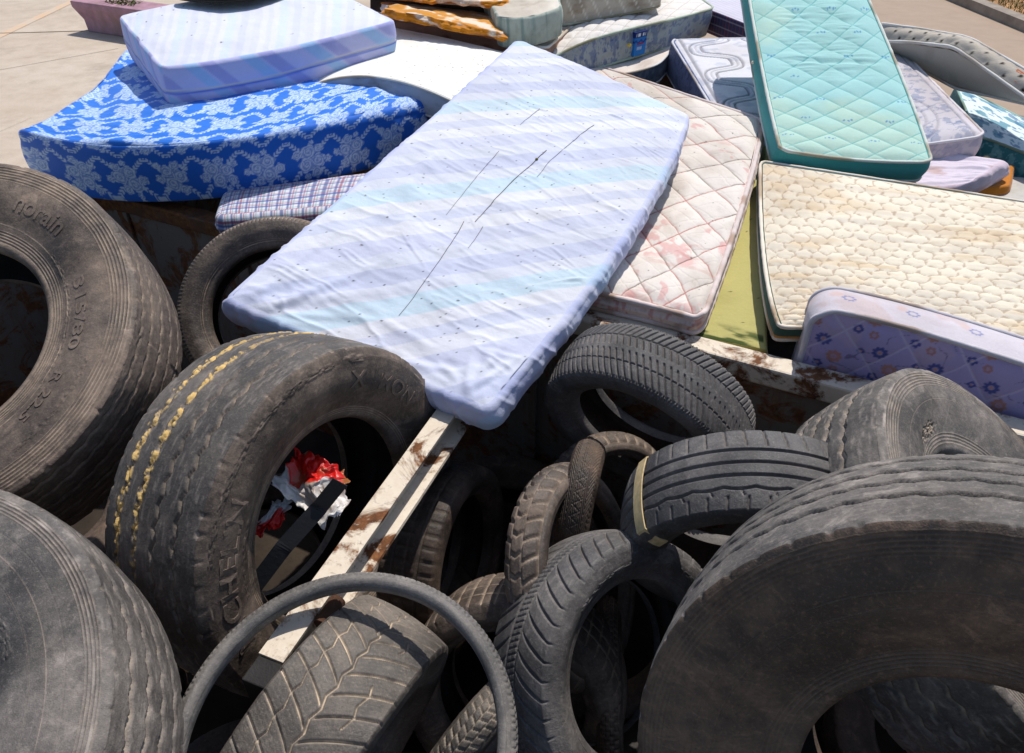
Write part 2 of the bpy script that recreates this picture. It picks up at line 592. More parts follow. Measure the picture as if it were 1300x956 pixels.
def pix_angle(c, n, px, py, a):          # polar place on a tyre's face that the survey photo shows at a pixel
    A_, B_, N_ = tyre_frame(n); r = ray(px, py); o = np.asarray(c) + N_ * a
    q = CAM + r * (((o - CAM) @ N_) / (r @ N_)) - o
    return math.degrees(math.atan2(q @ B_, q @ A_)), math.hypot(q @ A_, q @ B_)


TRUCK_RIBS = ((.462, .518, 7, .0016), (.425, .4255, 1, .0))
G_T = 'worn truck tyres dumped in the skip'
G_C = 'car tyres dumped in the skip'
tyres = {}
tyres['T1'] = make_tyre('truck_tyre', 'large brown-dusted truck tyre at the left edge with size lettering 315/80 on its face', (-1.477, 1.587, 1.425), (.012, -.481, .877), .538, .152, .286,
    'truck', R_BROWN, 'tyre', G_T, N=900, M=90, K=150, rs=.018, ribs=((.468, .521, 6, .0022), (.297, .335, 5, .0022), (.350, .3515, 1, .001)), codes=((.352, -25, 40), (.445, -60, -10)), prm=dict(grooves=(-.7, -.3, .1, .48, .8), gw=.0026, zig=.0035),
    texts=(('norain', 57, .420, .072, .0022, .95), ('315/80', 8, .392, .044, .0022, 1.75), ('R 22.5', -27, .386, .042, .0022, 1.35)), scuff=.35)
tyres['T2'] = make_tyre('truck_tyre', 'upright truck tyre with yellow grit in its tread and red-white wrapping in its hole', toward((-.633, 1.532, .895), .89), (.859, -.473, .195), .4717, .169, .267,
    'truck', R_SAND, 'tyre', G_T, N=900, M=100, K=110, rs=.022, crown=.012, ribs=((.283, .306, 4, .0015),), codes=((.430, 60, 150), (.325, 95, 170)), prm=dict(grooves=(-.62, -.21, .2, .6), gw=.0034), side_mat=R_BROWN,
    texts=(('X', 62, .381, .062, .0025, 1.2), ('MON', 37, .377, .062, .0025, 1.1), ('MICHELIN', 157, .385, .070, .0026, 1.2)), sand=2.2, scuff=.6)
tyres['T3'] = make_tyre('truck_tyre', 'smooth grey truck tyre lying flat in the lower left corner', toward((-1.151, .548, 1.272), .975), (-.044, -.249, .968), .525, .148, .280,
    'truck', R_GREY, 'tyre', G_T, N=900, M=80, K=150, rs=.02, ribs=((.475, .50, 4, .0022), (.445, .447, 1, .0025), (.415, .417, 1, .0022), (.385, .388, 1, .003), (.30, .33, 4, .002)),
    prm=dict(grooves=(-.6, -.2, .2, .62), gw=.0046, gd=.013), scuff=.5, codes=((.345, 30, 75), (.355, 30, 70)))
tyres['T7'] = make_tyre('truck_tyre', 'tan-dusted truck tyre with a scarred face below the purple floral mattress', toward((1.21, 1.246, .982), .905), (.543, -.243, .804), .487, .1375, .259,
    'truck', R_GREY, 'tyre', G_T, N=800, M=80, K=140, rs=.018, ribs=((.425, .462, 5, .0018), (.385, .388, 1, .003), (.345, .348, 1, .002), (.272, .305, 4, .002)), prm=dict(grooves=(-.75, -.35, .0, .36), gw=.0048, gd=.012), scuff=.7, scar=(pix_angle(toward((1.21, 1.246, .982), .905), (.543, -.243, .804), 1187, 552, .13)[0], .325, .060, .018))
tyres['T8'] = make_tyre('truck_tyre', 'huge bald-shouldered truck tyre filling the lower right corner with its dark face towards us', toward((.763, .550, 1.307), .95), (-.489, -.802, .344), .511, .1445, .245,
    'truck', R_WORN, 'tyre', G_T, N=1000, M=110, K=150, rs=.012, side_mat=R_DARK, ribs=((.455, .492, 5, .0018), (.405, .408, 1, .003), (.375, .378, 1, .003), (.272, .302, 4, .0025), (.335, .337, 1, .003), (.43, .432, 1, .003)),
    prm=dict(grooves=(-.72, -.33, .02, .42), gw=.0062, gd=.015, zig=.0035), scuff=.22)
tyres['T4'] = make_tyre('car_tyre', 'black tyre with a finely toothed edge half under the striped sheet', atd(358, 400, 2.53), (.114, -.732, .672), .336, .088, .218,
    'tooth', R_BROWN, 'tyre', G_C, N=560, M=40, K=60, rs=.012, crown=.02, prm=dict(h=.006), ribs=((.226, .246, 3, .002),))
tyres['T5'] = make_tyre('car_tyre', 'black tyre with dense slanted lamellae propped in front of the rusty wall', (.417, 1.737, 1.093), (-.501, -.803, -.323), .32, .103, .206,
    'season', R_CAR, 'tyre', G_C, N=1000, M=110, K=60, rs=.012, crown=.012, ribs=((.215, .23, 2, .002),))
tyres['T6'] = make_tyre('car_tyre', 'tyre with long straight grooves and a cream strap round its left end', toward((.578, 1.196, 1.186), 1.04), (-.131, -.959, -.252), .322, .108, .205,
    'sport', R_CAR, 'tyre', G_C, N=800, M=110, K=50, rs=.014, crown=.014)
tyres['T9'] = make_tyre('car_tyre', 'tyre with long curved sipes standing front and centre of the heap', toward((.249, .976, .970), 1.045), (.57, -.582, .58), .325, .108, .21,
    'arc', R_CAR, 'tyre', G_C, N=900, M=120, K=90, rs=.016, crown=.016, ribs=((.222, .235, 2, .002), (.268, .270, 1, .0015)), codes=((.256, 20, 120),), scuff=.3, prm=dict(lean=1.))
tyres['T11'] = make_tyre('car_tyre', 'tyre with bold V-shaped winter tread below the bicycle tyre', (-.42, .802, .898), (.855, -.461, -.238), .34, .118, .21,
    'v', R_WINTER, 'tyre', G_C, N=900, M=130, K=50, rs=.014, crown=.012, prm=dict(pitch=.050, dir=1.25, sipes=5, w=.0027))
tyres['T10'] = make_tyre('bicycle_tyre', 'thin black bicycle tyre lying loose over the winter tyre', toward((-.324, .68, 1.195), 1.0), (-.052, -.228, .972), .336, .021, .297,
    'knob', R_BIKE, 'bicycle tyre', None, N=900, M=24, K=20, rs=.010, crown=.009, ab=.017, bulge=.006, prm=dict(rows=4, pitch=.013, h=.0036, gap=.42), side_noise=.0005)
tyres['T12'] = make_tyre('motorcycle_tyre', 'motorcycle tyre with angular open blocks in the dark middle gap', (.172, 1.251, .947), (.832, -.308, .46), .3, .055, .22,
    'knob', R_BROWN, 'tyre', 'two-wheeler tyres in the middle gap', N=500, M=60, K=30, rs=.012, crown=.026, prm=dict(rows=3, pitch=.052, h=.007, gap=.3, chev=.6))
tyres['T13'] = make_tyre('scooter_tyre', 'scooter tyre with zigzag tread leaning over the knobbly ones', atd(735, 642, 2.10), (.966, -.25, -.059), .195, .041, .125,
    'zig', R_DARK, 'tyre', 'two-wheeler tyres in the middle gap', N=500, M=60, K=30, rs=.010, crown=.016)
tyres['T14'] = make_tyre('motorcycle_tyre', 'blocky-edged tyre behind the zigzag scooter tyre', (.300, 1.62, .80), (.45, -.80, .40), .25, .05, .18,
    'knob', R_BROWN, 'tyre', 'two-wheeler tyres in the middle gap', N=400, M=40, K=30, rs=.012, crown=.018, prm=dict(rows=3, pitch=.04, h=.007))
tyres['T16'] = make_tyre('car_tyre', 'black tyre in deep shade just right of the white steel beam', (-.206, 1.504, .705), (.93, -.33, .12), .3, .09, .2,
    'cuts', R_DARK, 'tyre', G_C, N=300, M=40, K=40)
tyres['T17'] = make_tyre('bicycle_tyre', 'knobbly mountain bike tyre showing through the hole of the curved-sipe tyre', atd(776, 905, 2.14), (.985, -.10, .10), .33, .030, .275,
    'knob', R_BROWN, 'bicycle tyre', None, N=900, M=50, K=20, rs=.012, crown=.016, prm=dict(rows=4, pitch=.021, h=.006, gap=.36))
tyres['T18'] = make_tyre('car_tyre', 'tyre with straight cross cuts mostly hidden left of the curved-sipe tyre', atd(655, 872, 2.02), (-.25, -.83, .42), .3, .10, .2,
    'cuts', R_BROWN, 'tyre', G_C, N=500, M=60, K=40)
tyres['T19'] = make_tyre('scooter_tyre', 'small dusty knobbly tyre between the winter tyre and the bicycle tyre', atd(612, 930, 1.85), (.70, -.60, -.2), .2, .045, .12,
    'knob', R_WINTER, 'tyre', 'two-wheeler tyres in the middle gap', N=420, M=50, K=30, rs=.012, crown=.016, prm=dict(rows=4, pitch=.026, h=.005, chev=.8))

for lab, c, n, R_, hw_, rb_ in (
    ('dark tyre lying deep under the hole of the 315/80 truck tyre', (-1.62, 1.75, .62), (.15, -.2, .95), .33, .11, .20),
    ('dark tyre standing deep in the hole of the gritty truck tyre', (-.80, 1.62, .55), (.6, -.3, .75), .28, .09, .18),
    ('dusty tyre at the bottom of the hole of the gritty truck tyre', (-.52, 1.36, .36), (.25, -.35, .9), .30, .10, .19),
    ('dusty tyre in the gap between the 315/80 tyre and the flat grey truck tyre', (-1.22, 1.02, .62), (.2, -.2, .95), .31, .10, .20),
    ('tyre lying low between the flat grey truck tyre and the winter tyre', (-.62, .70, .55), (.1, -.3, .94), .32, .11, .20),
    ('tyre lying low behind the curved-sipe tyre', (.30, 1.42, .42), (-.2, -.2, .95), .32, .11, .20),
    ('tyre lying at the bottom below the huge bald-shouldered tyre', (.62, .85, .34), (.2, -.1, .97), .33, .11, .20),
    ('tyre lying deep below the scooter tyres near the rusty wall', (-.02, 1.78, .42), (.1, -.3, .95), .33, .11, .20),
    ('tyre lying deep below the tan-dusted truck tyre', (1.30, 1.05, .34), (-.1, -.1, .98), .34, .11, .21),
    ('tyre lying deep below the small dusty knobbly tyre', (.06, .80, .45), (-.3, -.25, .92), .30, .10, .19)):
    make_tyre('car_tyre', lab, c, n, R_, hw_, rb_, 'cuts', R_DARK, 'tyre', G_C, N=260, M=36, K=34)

# ------------------------------------------------------------------ mattresses
def lagr(n, t):
    xs = np.linspace(0, 1, n); out = []
    for i in range(n):
        w = np.ones_like(t)
        for j in range(n):
            if j != i: w = w * (t - xs[j]) / (xs[i] - xs[j])
        out.append(w)
    return np.stack(out, -1)


def hats(n, t):                          # piecewise linear with softened corners
    out = 0; xs = np.arange(n)
    for o in (-.14, -.07, 0, .07, .14):
        q = np.clip(t * (n - 1) + o, -.2, n - .8)
        w = np.clip(1 - np.abs(q[..., None] - xs), 0, 1)
        w = w / w.sum(-1, keepdims=True)
        out = out + w / 5
    return out


class Sheet:
    """smooth surface through a grid of points, addressed in metres from its middle"""
    def __init__(self, ctrl, kink=False):
        self.kink = kink
        self.c = np.array(ctrl, float)
        nr, nc = self.c.shape[:2]
        e = lambda p: np.linalg.norm(np.diff(p, axis=0), axis=1).sum()
        self.W = np.mean([e(self.c[0]), e(self.c[-1])]); self.L = np.mean([e(self.c[:, 0]), e(self.c[:, -1])])

    def raw(self, X, Y):
        s = X / self.W + .5; t = Y / self.L + .5
        ws = hats(self.c.shape[1], s) if self.kink else lagr(self.c.shape[1], s); wt = lagr(self.c.shape[0], t)
        return np.einsum('...i,...j,ijk->...k', wt, ws, self.c)

    def __call__(self, X, Y, w):
        X = np.asarray(X, float); Y = np.asarray(Y, float)
        P = self.raw(X, Y); h = 1e-3
        n = np.cross(self.raw(X + h, Y) - P, self.raw(X, Y + h) - P)
        n /= np.linalg.norm(n, axis=-1)[..., None] + 1e-12
        return P + n * np.asarray(w)[..., None]


def rrect(nx, ny, a, b, r):
    """square grid -> rounded rectangle half sizes a, b, corner radius r"""
    x = np.linspace(-a, a, nx); y = np.linspace(-b, b, ny)
    X, Y = np.meshgrid(x, y)
    lx = np.clip((np.abs(X) - (a - r)) / r, 0, 1); ly = np.clip((np.abs(Y) - (b - r)) / r, 0, 1)
    X2 = np.where((lx > 0) & (ly > 0), np.sign(X) * (a - r + r * lx * np.sqrt(1 - ly ** 2 / 2)), X)
    Y2 = np.where((lx > 0) & (ly > 0), np.sign(Y) * (b - r + r * ly * np.sqrt(1 - lx ** 2 / 2)), Y)
    return X2, Y2


def loop_idx(nx, ny):
    b = [(0, i) for i in range(nx)] + [(j, nx - 1) for j in range(1, ny)] + [(ny - 1, i) for i in range(nx - 2, -1, -1)] + [(j, 0) for j in range(ny - 2, 0, -1)]
    return np.array([j * nx + i for j, i in b])


def mattress(name, label, ctrl, th, top, side, er=.03, cr=.07, res=.006, bulge=.008, puff=.008, pipe=None, pipe2=True, single=False, mat=None, cat='mattress',
             group=None, bot=None, soft=None, ks=None, kink=False):
    ks = ks or max(12, int(th / res))
    sh = Sheet(ctrl, kink)
    W, L = sh.W, sh.L
    mat = mat or FAB
    a, b = W / 2 - er, L / 2 - er
    nx = max(8, int(2 * a / res)); ny = max(8, int(2 * b / res))
    X, Y = rrect(nx, ny, a, b, max(cr - er, .006))
    d = np.minimum(a - np.abs(X), b - np.abs(Y))
    h, col = top(X, Y)
    edge = 1 - np.exp(-np.maximum(d, 0) / .018)
    w = (h + puff * (1 - np.exp(-np.maximum(d, 0) / .05))) * edge
    if soft is not None: w = w + soft(X, Y, 0 * X)
    Vt = sh(X, Y, w).reshape(-1, 3)
    li = loop_idx(nx, ny)
    bx, by = X.ravel()[li], Y.ravel()[li]
    tx = np.roll(bx, -1) - np.roll(bx, 1); ty = np.roll(by, -1) - np.roll(by, 1)
    ln = np.hypot(tx, ty) + 1e-12
    ox, oy = ty / ln, -tx / ln                      # outward (loop runs counter clockwise)
    seg = np.hypot(np.roll(bx, -1) - bx, np.roll(by, -1) - by); u = np.concatenate([[0], np.cumsum(seg)[:-1]])
    # side profile
    q = np.linspace(0, PI / 2, max(6, int(er * 1.57 / res) + 1))
    off = list(er * np.sin(q)); ww = list(-er * (1 - np.cos(q)))
    k = np.linspace(0, 1, ks)[1:]
    off += list(er + bulge * np.sin(PI * k)); ww += list(-er - (th - 2 * er) * k)
    off += list(er * np.cos(q[1:])); ww += list(-(th - er) - er * np.sin(q[1:]))
    off = np.array(off)[:, None]; ww = np.array(ww)[:, None]
    K = len(off)
    wb = w.ravel()[li]
    SX = bx[None] + ox[None] * off; SY = by[None] + oy[None] * off
    SW = np.broadcast_to(ww, SX.shape) + wb[None] * np.exp(-np.abs(ww) / .02)
    U = np.broadcast_to(u[None], SX.shape)
    hs, cs = side(U, SW, SX, SY)
    SX = SX + ox[None] * hs; SY = SY + oy[None] * hs
    if soft is not None: SW = SW + soft(SX, SY, SW) * np.exp(-np.abs(ww) / .05) * (np.arange(K)[:, None] > 0)
    Vs = sh(SX, SY, SW).reshape(-1, 3)
    m = len(li)
    Qt = grid_quads(nx, ny); Qs = grid_quads(m, K, True, flip=True)
    # bottom
    bxn, byn = max(6, nx // 6), max(6, ny // 6)
    BX, BY = rrect(bxn, byn, a, b, max(cr - er, .006))
    Vb = sh(BX, BY, np.full(BX.shape, -th + .0005)).reshape(-1, 3)
    Qb = grid_quads(bxn, byn, flip=True)
    cb = np.broadcast_to(bot if bot is not None else cs.reshape(-1, 3).mean(0), (len(Vb), 3))
    mid = Vt.mean(0) - np.array([0, 0, th])
    if single:
        V = np.concatenate([Vt, Vs, Vb]); Q = np.concatenate([Qt, Qs + len(Vt), Qb + len(Vt) + len(Vs)])
        C = np.concatenate([col.reshape(-1, 3), cs.reshape(-1, 3), cb])
        # weld the seam between top and side so the rounding shades smoothly
        remap = np.arange(len(V)); remap[len(Vt):len(Vt) + m] = li
        Q = remap[Q]
        root = mk(name, V - mid, Q, mat, None, {'col': C}); root.location = mid; ORIGIN[root.name] = mid
    else:
        root = empty(name, mid)
        mk('top_panel', Vt, Qt, mat, root, {'col': col.reshape(-1, 3)})
        mk('side_border', Vs, Qs, mat, root, {'col': cs.reshape(-1, 3)})
        mk('bottom_panel', Vb, Qb, mat, root, {'col': cb})
    if pipe:
        r, pc = pipe
        for lev in ((0,), (1,))[:2 if pipe2 else 1]:
            o_ = er * .72; w_ = -er * .28 + r * .3 if lev[0] == 0 else -th + er * .28 - r * .3
            PX = bx + ox * o_; PY = by + oy * o_
            PW = np.full(len(bx), w_) + (wb if lev[0] == 0 else 0) + (soft(PX, PY, 0 * PX) if soft is not None and lev[0] == 0 else 0)
            P = sh(PX, PY, PW)[::2]
            V, Q = tube(P, r * (1 + .25 * (vn(np.arange(len(P)) * .35, 0 * P[:, 0], 3) - .5)), 7, True)
            cc = mixc(np.broadcast_to(pc, (len(V), 3)), np.asarray(pc) * np.array([.62, .52, .42]), sstep(.45, .8, vn(np.arange(len(V)) / 90., np.zeros(len(V)), 8)))
            mk('piping', V, Q, mat, root, {'col': cc})
    tag(root, label, cat, group)
    return root, sh, dict(a=a, b=b, th=th)


# ---- quilting patterns: height (metres) and a 0..1 stitch-line mask
def q_diamond(X, Y, px, py, amp, lw=.004, warp=0.0, seed=1):
    if warp:
        X = X + warp * (fbm(X * 4, Y * 4, seed) - .5); Y = Y + warp * (fbm(X * 4 + 9, Y * 4, seed + 5) - .5)
    u = X / px + Y / py; v = X / px - Y / py
    du = np.abs(u - np.round(u)); dv = np.abs(v - np.round(v))
    k = min(px, py)
    d = np.minimum(du, dv) * k * .8
    h = amp * (np.abs(np.sin(PI * u)) * np.abs(np.sin(PI * v))) ** .45
    return h, 1 - sstep(lw * .5, lw * 1.5, d), np.floor(u), np.floor(v), u, v


def q_hex(X, Y, p, amp, lw=.004, seed=1, jit=.12, sy=1.0):
    """rounded petal cells on a triangular lattice"""
    Y = Y / sy
    best = np.full(X.shape, 9.); sec = np.full(X.shape, 9.); bi = np.zeros(X.shape); ex = np.zeros(X.shape); ey = np.zeros(X.shape)
    row = np.round(Y / (p * .866))
    for dj in (-1, 0, 1):
        j = row + dj
        sx = np.where(j % 2 == 0, 0, .5)
        i0 = np.round(X / p - sx)
        for di in (-1, 0, 1):
            i = i0 + di
            cx = (i + sx + jit * (_h(i, j, seed) - .5)) * p; cy = (j * .866 + jit * (_h(i, j, seed + 3) - .5)) * p
            d = np.hypot(X - cx, Y - cy)
            upd = d < best
            sec = np.where(upd, best, np.minimum(sec, d))
            bi = np.where(upd, _h(i, j, seed + 7), bi); ex = np.where(upd, X - cx, ex); ey = np.where(upd, Y - cy, ey)
            best = np.where(upd, d, best)
    e = (sec - best) / 2
    e = e + .006 * np.sin(np.arctan2(ey, ex) * 5 + bi * 6) * (best / p)
    h = amp * (1 - np.exp(-np.maximum(e, 0) / .010))
    return h, 1 - sstep(lw * .4, lw * 1.3, e), bi, ex, ey


def dirt(X, Y, col, seed, amt=.5, tone=(.42, .33, .24), scale=2.5):
    f = sstep(.5, .78, fbm(X * scale, Y * scale, seed, 5)) * amt
    f2 = sstep(.55, .8, fbm(X * 11, Y * 11, seed + 9, 4)) * amt * .5
    return mixc(col, col * np.array(tone), np.clip(f + f2, 0, 1))


def const(c, X):
    return np.broadcast_to(np.asarray(c, float), X.shape + (3,)).copy()


def up(px, py, z0, dz):
    return at(px, py, z0) + np.array([0, 0, dz])


def P_(rows):
    return [[at(*p) for p in r] for r in rows]


def D_(rows):
    return [[atd(*p) for p in r] for r in rows]


mats = {}

# ---- striped fitted sheet in the middle
LIL, PALE, CYAN, WHT = S(196, 201, 221), S(211, 214, 225), S(196, 214, 225), S(219, 220, 226)


def stripes(q, per=.505, off=.0):
    f = ((q + off) / per) % 1
    ff = f + 0
    c = const(WHT, q)
    bands = [(.00, .10, CYAN), (.10, .20, PALE), (.20, .34, LIL), (.34, .46, PALE), (.46, .60, S(203, 206, 223)), (.60, .72, WHT), (.72, .82, LIL * .5 + PALE * .5), (.82, .93, WHT), (.93, 1.0, CYAN)]
    for a, b, k in bands:
        m = sstep(a - .006, a + .006, ff) * (1 - sstep(b - .006, b + .006, ff))
        c = mixc(c, k, m)
    return c


def fold(X, Y, x0, y0, x1, y1, amp, wd, taper=1.0):
    dx, dy = x1 - x0, y1 - y0; L2 = dx * dx + dy * dy
    t = np.clip(((X - x0) * dx + (Y - y0) * dy) / L2, 0, 1)
    d = np.hypot(X - (x0 + t * dx), Y - (y0 + t * dy)) * np.sign((X - x0) * dy - (Y - y0) * dx)
    d = d + .012 * (fbm(X * 7, Y * 7, 77, 2) - .5)
    return amp * (np.exp(-(d / wd) ** 2) - .5 * np.exp(-((d - wd * 1.6) / wd) ** 2)) * (1 - t) ** taper * sstep(.02, .22, t)


MFOLDS = []
for _k in range(6):                      # soft folds fanning away from the left corner
    _a = math.radians(12 + _k * 13 + random.uniform(-5, 5)); _l = random.uniform(.35, .8); _o = random.uniform(.02, .14)
    MFOLDS.append((-.45 + _o * .8, -.98 + _o * random.uniform(.1, 1.2), -.44 + _l * math.cos(_a), -.96 + _l * math.sin(_a), random.uniform(.005, .010), random.uniform(.012, .026)))
for _k in range(7):                      # bunched cloth round the hanging corner
    _a = math.radians(80 + _k * 16 + random.uniform(-8, 8)); _l = random.uniform(.15, .45); _o = random.uniform(.03, .16); _b = random.uniform(1.6, 3.0)
    MFOLDS.append((.40 + _o * math.cos(_b), -.97 + _o * math.sin(_b), .40 + _l * math.cos(_a), -.97 + _l * math.sin(_a), random.uniform(.005, .012), random.uniform(.008, .018)))
for _k in range(15):                     # short creases running in from the right edge
    _y = random.uniform(-.85, .5); _l = random.uniform(.08, .32); _a = math.radians(180 + random.uniform(-25, 45))
    MFOLDS.append((.43, _y, .43 + _l * math.cos(_a), _y + _l * math.sin(_a), random.uniform(.002, .005), random.uniform(.005, .010)))
for _k in range(16):                     # loose diagonal wrinkles across the middle
    _x, _y = random.uniform(-.4, .3), random.uniform(-.8, .7); _l = random.uniform(.12, .4); _a = math.radians(random.uniform(-45, -8))
    MFOLDS.append((_x, _y, _x + _l * math.cos(_a), _y + _l * math.sin(_a), random.uniform(.0015, .004), random.uniform(.003, .007)))
MFOLDS += [(-.30, .05, -.26, -.78, .014, .030), (-.20, -.30, -.12, -.92, .012, .026)]


def mc_top(X, Y):
    s = math.radians(42)
    q = -X * math.sin(s) + Y * math.cos(s)
    wob = .006 * (fbm(X * 5, Y * 5, 3) - .5)
    c = stripes(q + wob, off=.04)
    fade = sstep(-.2, -1.0, Y)[..., None] * .22  # near end bluer: partly its own tint, partly shade put into the colour
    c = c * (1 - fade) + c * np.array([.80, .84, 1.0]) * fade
    h = 0 * X
    for f in MFOLDS: h = h + fold(X, Y, *f)
    ca, sa = math.cos(-.12), math.sin(-.12)
    xr = X * ca + Y * sa; yr = -X * sa + Y * ca
    wx = X + .05 * fbm(X * 5, Y * 5, 46, 2); wy = Y + .05 * fbm(X * 5 + 8, Y * 5, 47, 2)
    rg = (1 - np.abs(fbm((wx * ca + wy * sa) * 3.5, (-wx * sa + wy * ca) * 13, 48, 3) - .5) * 4)
    h += (fbm(xr * 4, yr * 14, 41, 4) - .5) * .010 + np.clip(rg, 0, 1) ** 3 * (.0030 + .004 * sstep(-.45, -1., Y)) + (fbm(X * 26, Y * 26, 43, 3) - .5) * .0022 + (fbm(X * 2.6, Y * 2.0, 45, 3) - .5) * .022
    sp = specks(X, Y, .055, .30, .0026, 5) + specks(X + .3, Y, .022, .10, .0016, 15)
    c = mixc(c, np.array([.02, .018, .015]), np.clip(sp, 0, 1) * .9)
    return h, dirt(X, Y, c, 70, .22, (.70, .66, .62))


def mc_side(U, W_, X, Y):
    s = math.radians(42)
    c = stripes(-X * math.sin(s) + Y * math.cos(s) + .3 * W_, off=.04)
    rg = np.clip(1 - np.abs(fbm(U * 14 + W_ * 6, W_ * 5, 8, 3) - .5) * 4, 0, 1)
    h = (fbm(U * 2.2, W_ * 5, 18, 3) - .5) * .014 + rg ** 2 * .006 - .003
    return h, c * np.array([.84, .86, 1.0])  # side faces darker and bluer, their shade put into the cloth colour


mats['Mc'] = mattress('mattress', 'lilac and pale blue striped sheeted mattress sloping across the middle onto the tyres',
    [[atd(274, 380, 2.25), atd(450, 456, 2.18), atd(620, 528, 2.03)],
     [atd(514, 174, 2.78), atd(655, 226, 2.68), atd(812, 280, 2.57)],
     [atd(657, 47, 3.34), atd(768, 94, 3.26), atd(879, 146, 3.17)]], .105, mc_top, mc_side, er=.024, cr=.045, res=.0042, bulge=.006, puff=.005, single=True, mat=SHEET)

# ---- thick folded striped mattress, upper left
def m1_top(X, Y):
    q = X * .93 - Y * .37
    c = stripes(q * 1.6 + .004 * np.sin(Y * 20), per=.42, off=.1)
    c = c * .5 + const(S(212, 213, 226), X) * .5
    h = (fbm(X * 3, Y * 3, 4) - .5) * .03 + (fbm(X * 18, Y * 5, 5) - .5) * .003
    c = mixc(c, np.array([.03, .025, .02]), np.clip(specks(X, Y, .09, .25, .0045, 25), 0, 1))
    return h, dirt(X, Y, c, 71, .10)


def m1_side(U, W_, X, Y):
    wv = fbm(U * 5, W_ * 5, 6)
    q = U * 1.0 + W_ * 1.1
    f = (q / .30) % 1
    c = mixc(const(S(186, 188, 226), U), S(156, 186, 226), sstep(.3, .34, f) * (1 - sstep(.55, .6, f)))
    c = mixc(c, S(160, 162, 212), sstep(.6, .64, f) * (1 - sstep(.86, .9, f)))
    zip_ = np.exp(-((W_ + .098 + .006 * np.sin(U * 5)) / .0045) ** 2)
    zb = np.exp(-((W_ + .106 + .006 * np.sin(U * 5)) / .006) ** 2)
    c = mixc(c, S(60, 100, 200), np.clip(zb * .95, 0, 1))
    c = mixc(c, S(205, 200, 205), np.clip(zip_ * 1.1, 0, 1))
    return (wv - .5) * .02 - zip_ * .004 + zb * .004, c


mats['M1'] = mattress('mattress', 'thick lilac-white mattress with a zipped side lying on the blue floral one',
    P_([[(203, 86, 1.70), (352, 64, 1.70), (503, 26, 1.70)], [(172, 50, 1.71), (310, 22, 1.73), (455, 0, 1.72)], [(148, 20, 1.71), (265, -3, 1.72), (404, -22, 1.72)]]),
    .222, m1_top, m1_side, er=.022, cr=.05, res=.008, bulge=.012, puff=.012, single=True, mat=SHEET)

# ---- blue rose damask
BLUE, BLUE2, ROSE = S(34, 114, 214), S(30, 104, 206), S(206, 226, 246)


def roses(x, y):
    T = .20; sc_ = .25 / T; x = x * sc_; y = y * sc_; T = .25
    x = x + .006 * (fbm(x * 30, y * 30, 4, 2) - .5)
    ty = y / T; row = np.floor(ty); tx = x / T + .5 * (row % 2)
    u = (tx - np.floor(tx) - .5) * T; v = (ty - row - .5) * T
    m = np.zeros_like(u)
    u0, v0 = u, v
    ra = _h(np.floor(tx), row, 31) * 6.28; u, v = u0 * np.cos(ra) - v0 * np.sin(ra), u0 * np.sin(ra) + v0 * np.cos(ra)
    for cx, cy, r, ph in ((-.040, .018, .044, .3), (.034, .030, .040, 1.2), (.008, -.036, .042, 2.2), (-.068, -.040, .028, .7), (.076, -.018, .029, 3.0), (-.018, .074, .027, 1.9), (.066, .074, .021, .1), (-.075, .062, .016, .5), (.060, -.070, .018, .9)):
        du, dv = u - cx, v - cy; d = np.hypot(du, dv) / r; a = np.arctan2(dv, du) + ph
        out = 1 + .12 * np.cos(a * 5)
        inside = 1 - sstep(out - .08, out + .04, d)
        pet = .5 + .5 * np.cos(d * 17 + 1.1 * a + 1.2 * np.cos(a * 2.5 + d * 7 + ph))
        val = inside * (.40 + .60 * sstep(.45, .75, pet))
        m = np.maximum(m * (1 - inside), val)
    u, v = u0, v0
    for sx, sy in ((1, 1), (1, -1), (-1, 1), (-1, -1)):         # leaf garlands along the diagonals
        for k in range(6):
            t = .062 + k * .0175
            bx_, by_ = sx * t * .92, sy * t * .92
            for side_ in (-1, 1):
                an = math.atan2(sy, sx) + side_ * .62
                lx, ly = bx_ + .011 * math.cos(an), by_ + .011 * math.sin(an)
                e = ((u - lx) * math.cos(an) + (v - ly) * math.sin(an)) / .0125
                f = (-(u - lx) * math.sin(an) + (v - ly) * math.cos(an)) / .0056
                m = np.maximum(m, (1 - sstep(.7, 1.15, np.hypot(e, f))) * .92)
            f2 = np.hypot(u - bx_, v - by_)
            m = np.maximum(m, (1 - sstep(.002, .005, f2)) * .8)
    return m


def m2_top(X, Y):
    xx = X + .012 * (fbm(X * 6, Y * 6, 1) - .5)
    m = roses(xx, Y * 1.0)
    c = mixc(const(BLUE, X), ROSE, m * .95)
    h = (fbm(X * 2.2, Y * 2.2, 12, 3) - .5) * .07 + (fbm(X * 5 + Y * 3, Y * 12, 13, 3) - .5) * .012
    return h, c


def m2_side(U, W_, X, Y):
    m = roses(X, Y + W_)
    c = mixc(const(BLUE2, U), ROSE, m * .92)
    return (fbm(U * 4, W_ * 6, 14) - .5) * .03, c


mats['M2'] = mattress('mattress', 'sagging mattress in royal blue satin with white roses under the zipped one',
    [[at(12, 160, 1.49), at(150, 188, 1.50), at(300, 178, 1.51), at(440, 152, 1.50), at(546, 126, 1.48)],
     [at(94, 124, 1.48), at(210, 132, 1.52), at(340, 122, 1.53), at(450, 108, 1.50), at(532, 100, 1.46)],
     [at(160, 56, 1.46), at(270, 62, 1.49), at(380, 68, 1.49), at(460, 74, 1.48), at(520, 84, 1.44)]],
    .262, m2_top, m2_side, er=.045, cr=.06, res=.0048, bulge=.012, puff=.01, single=True, mat=SATIN, ks=46)

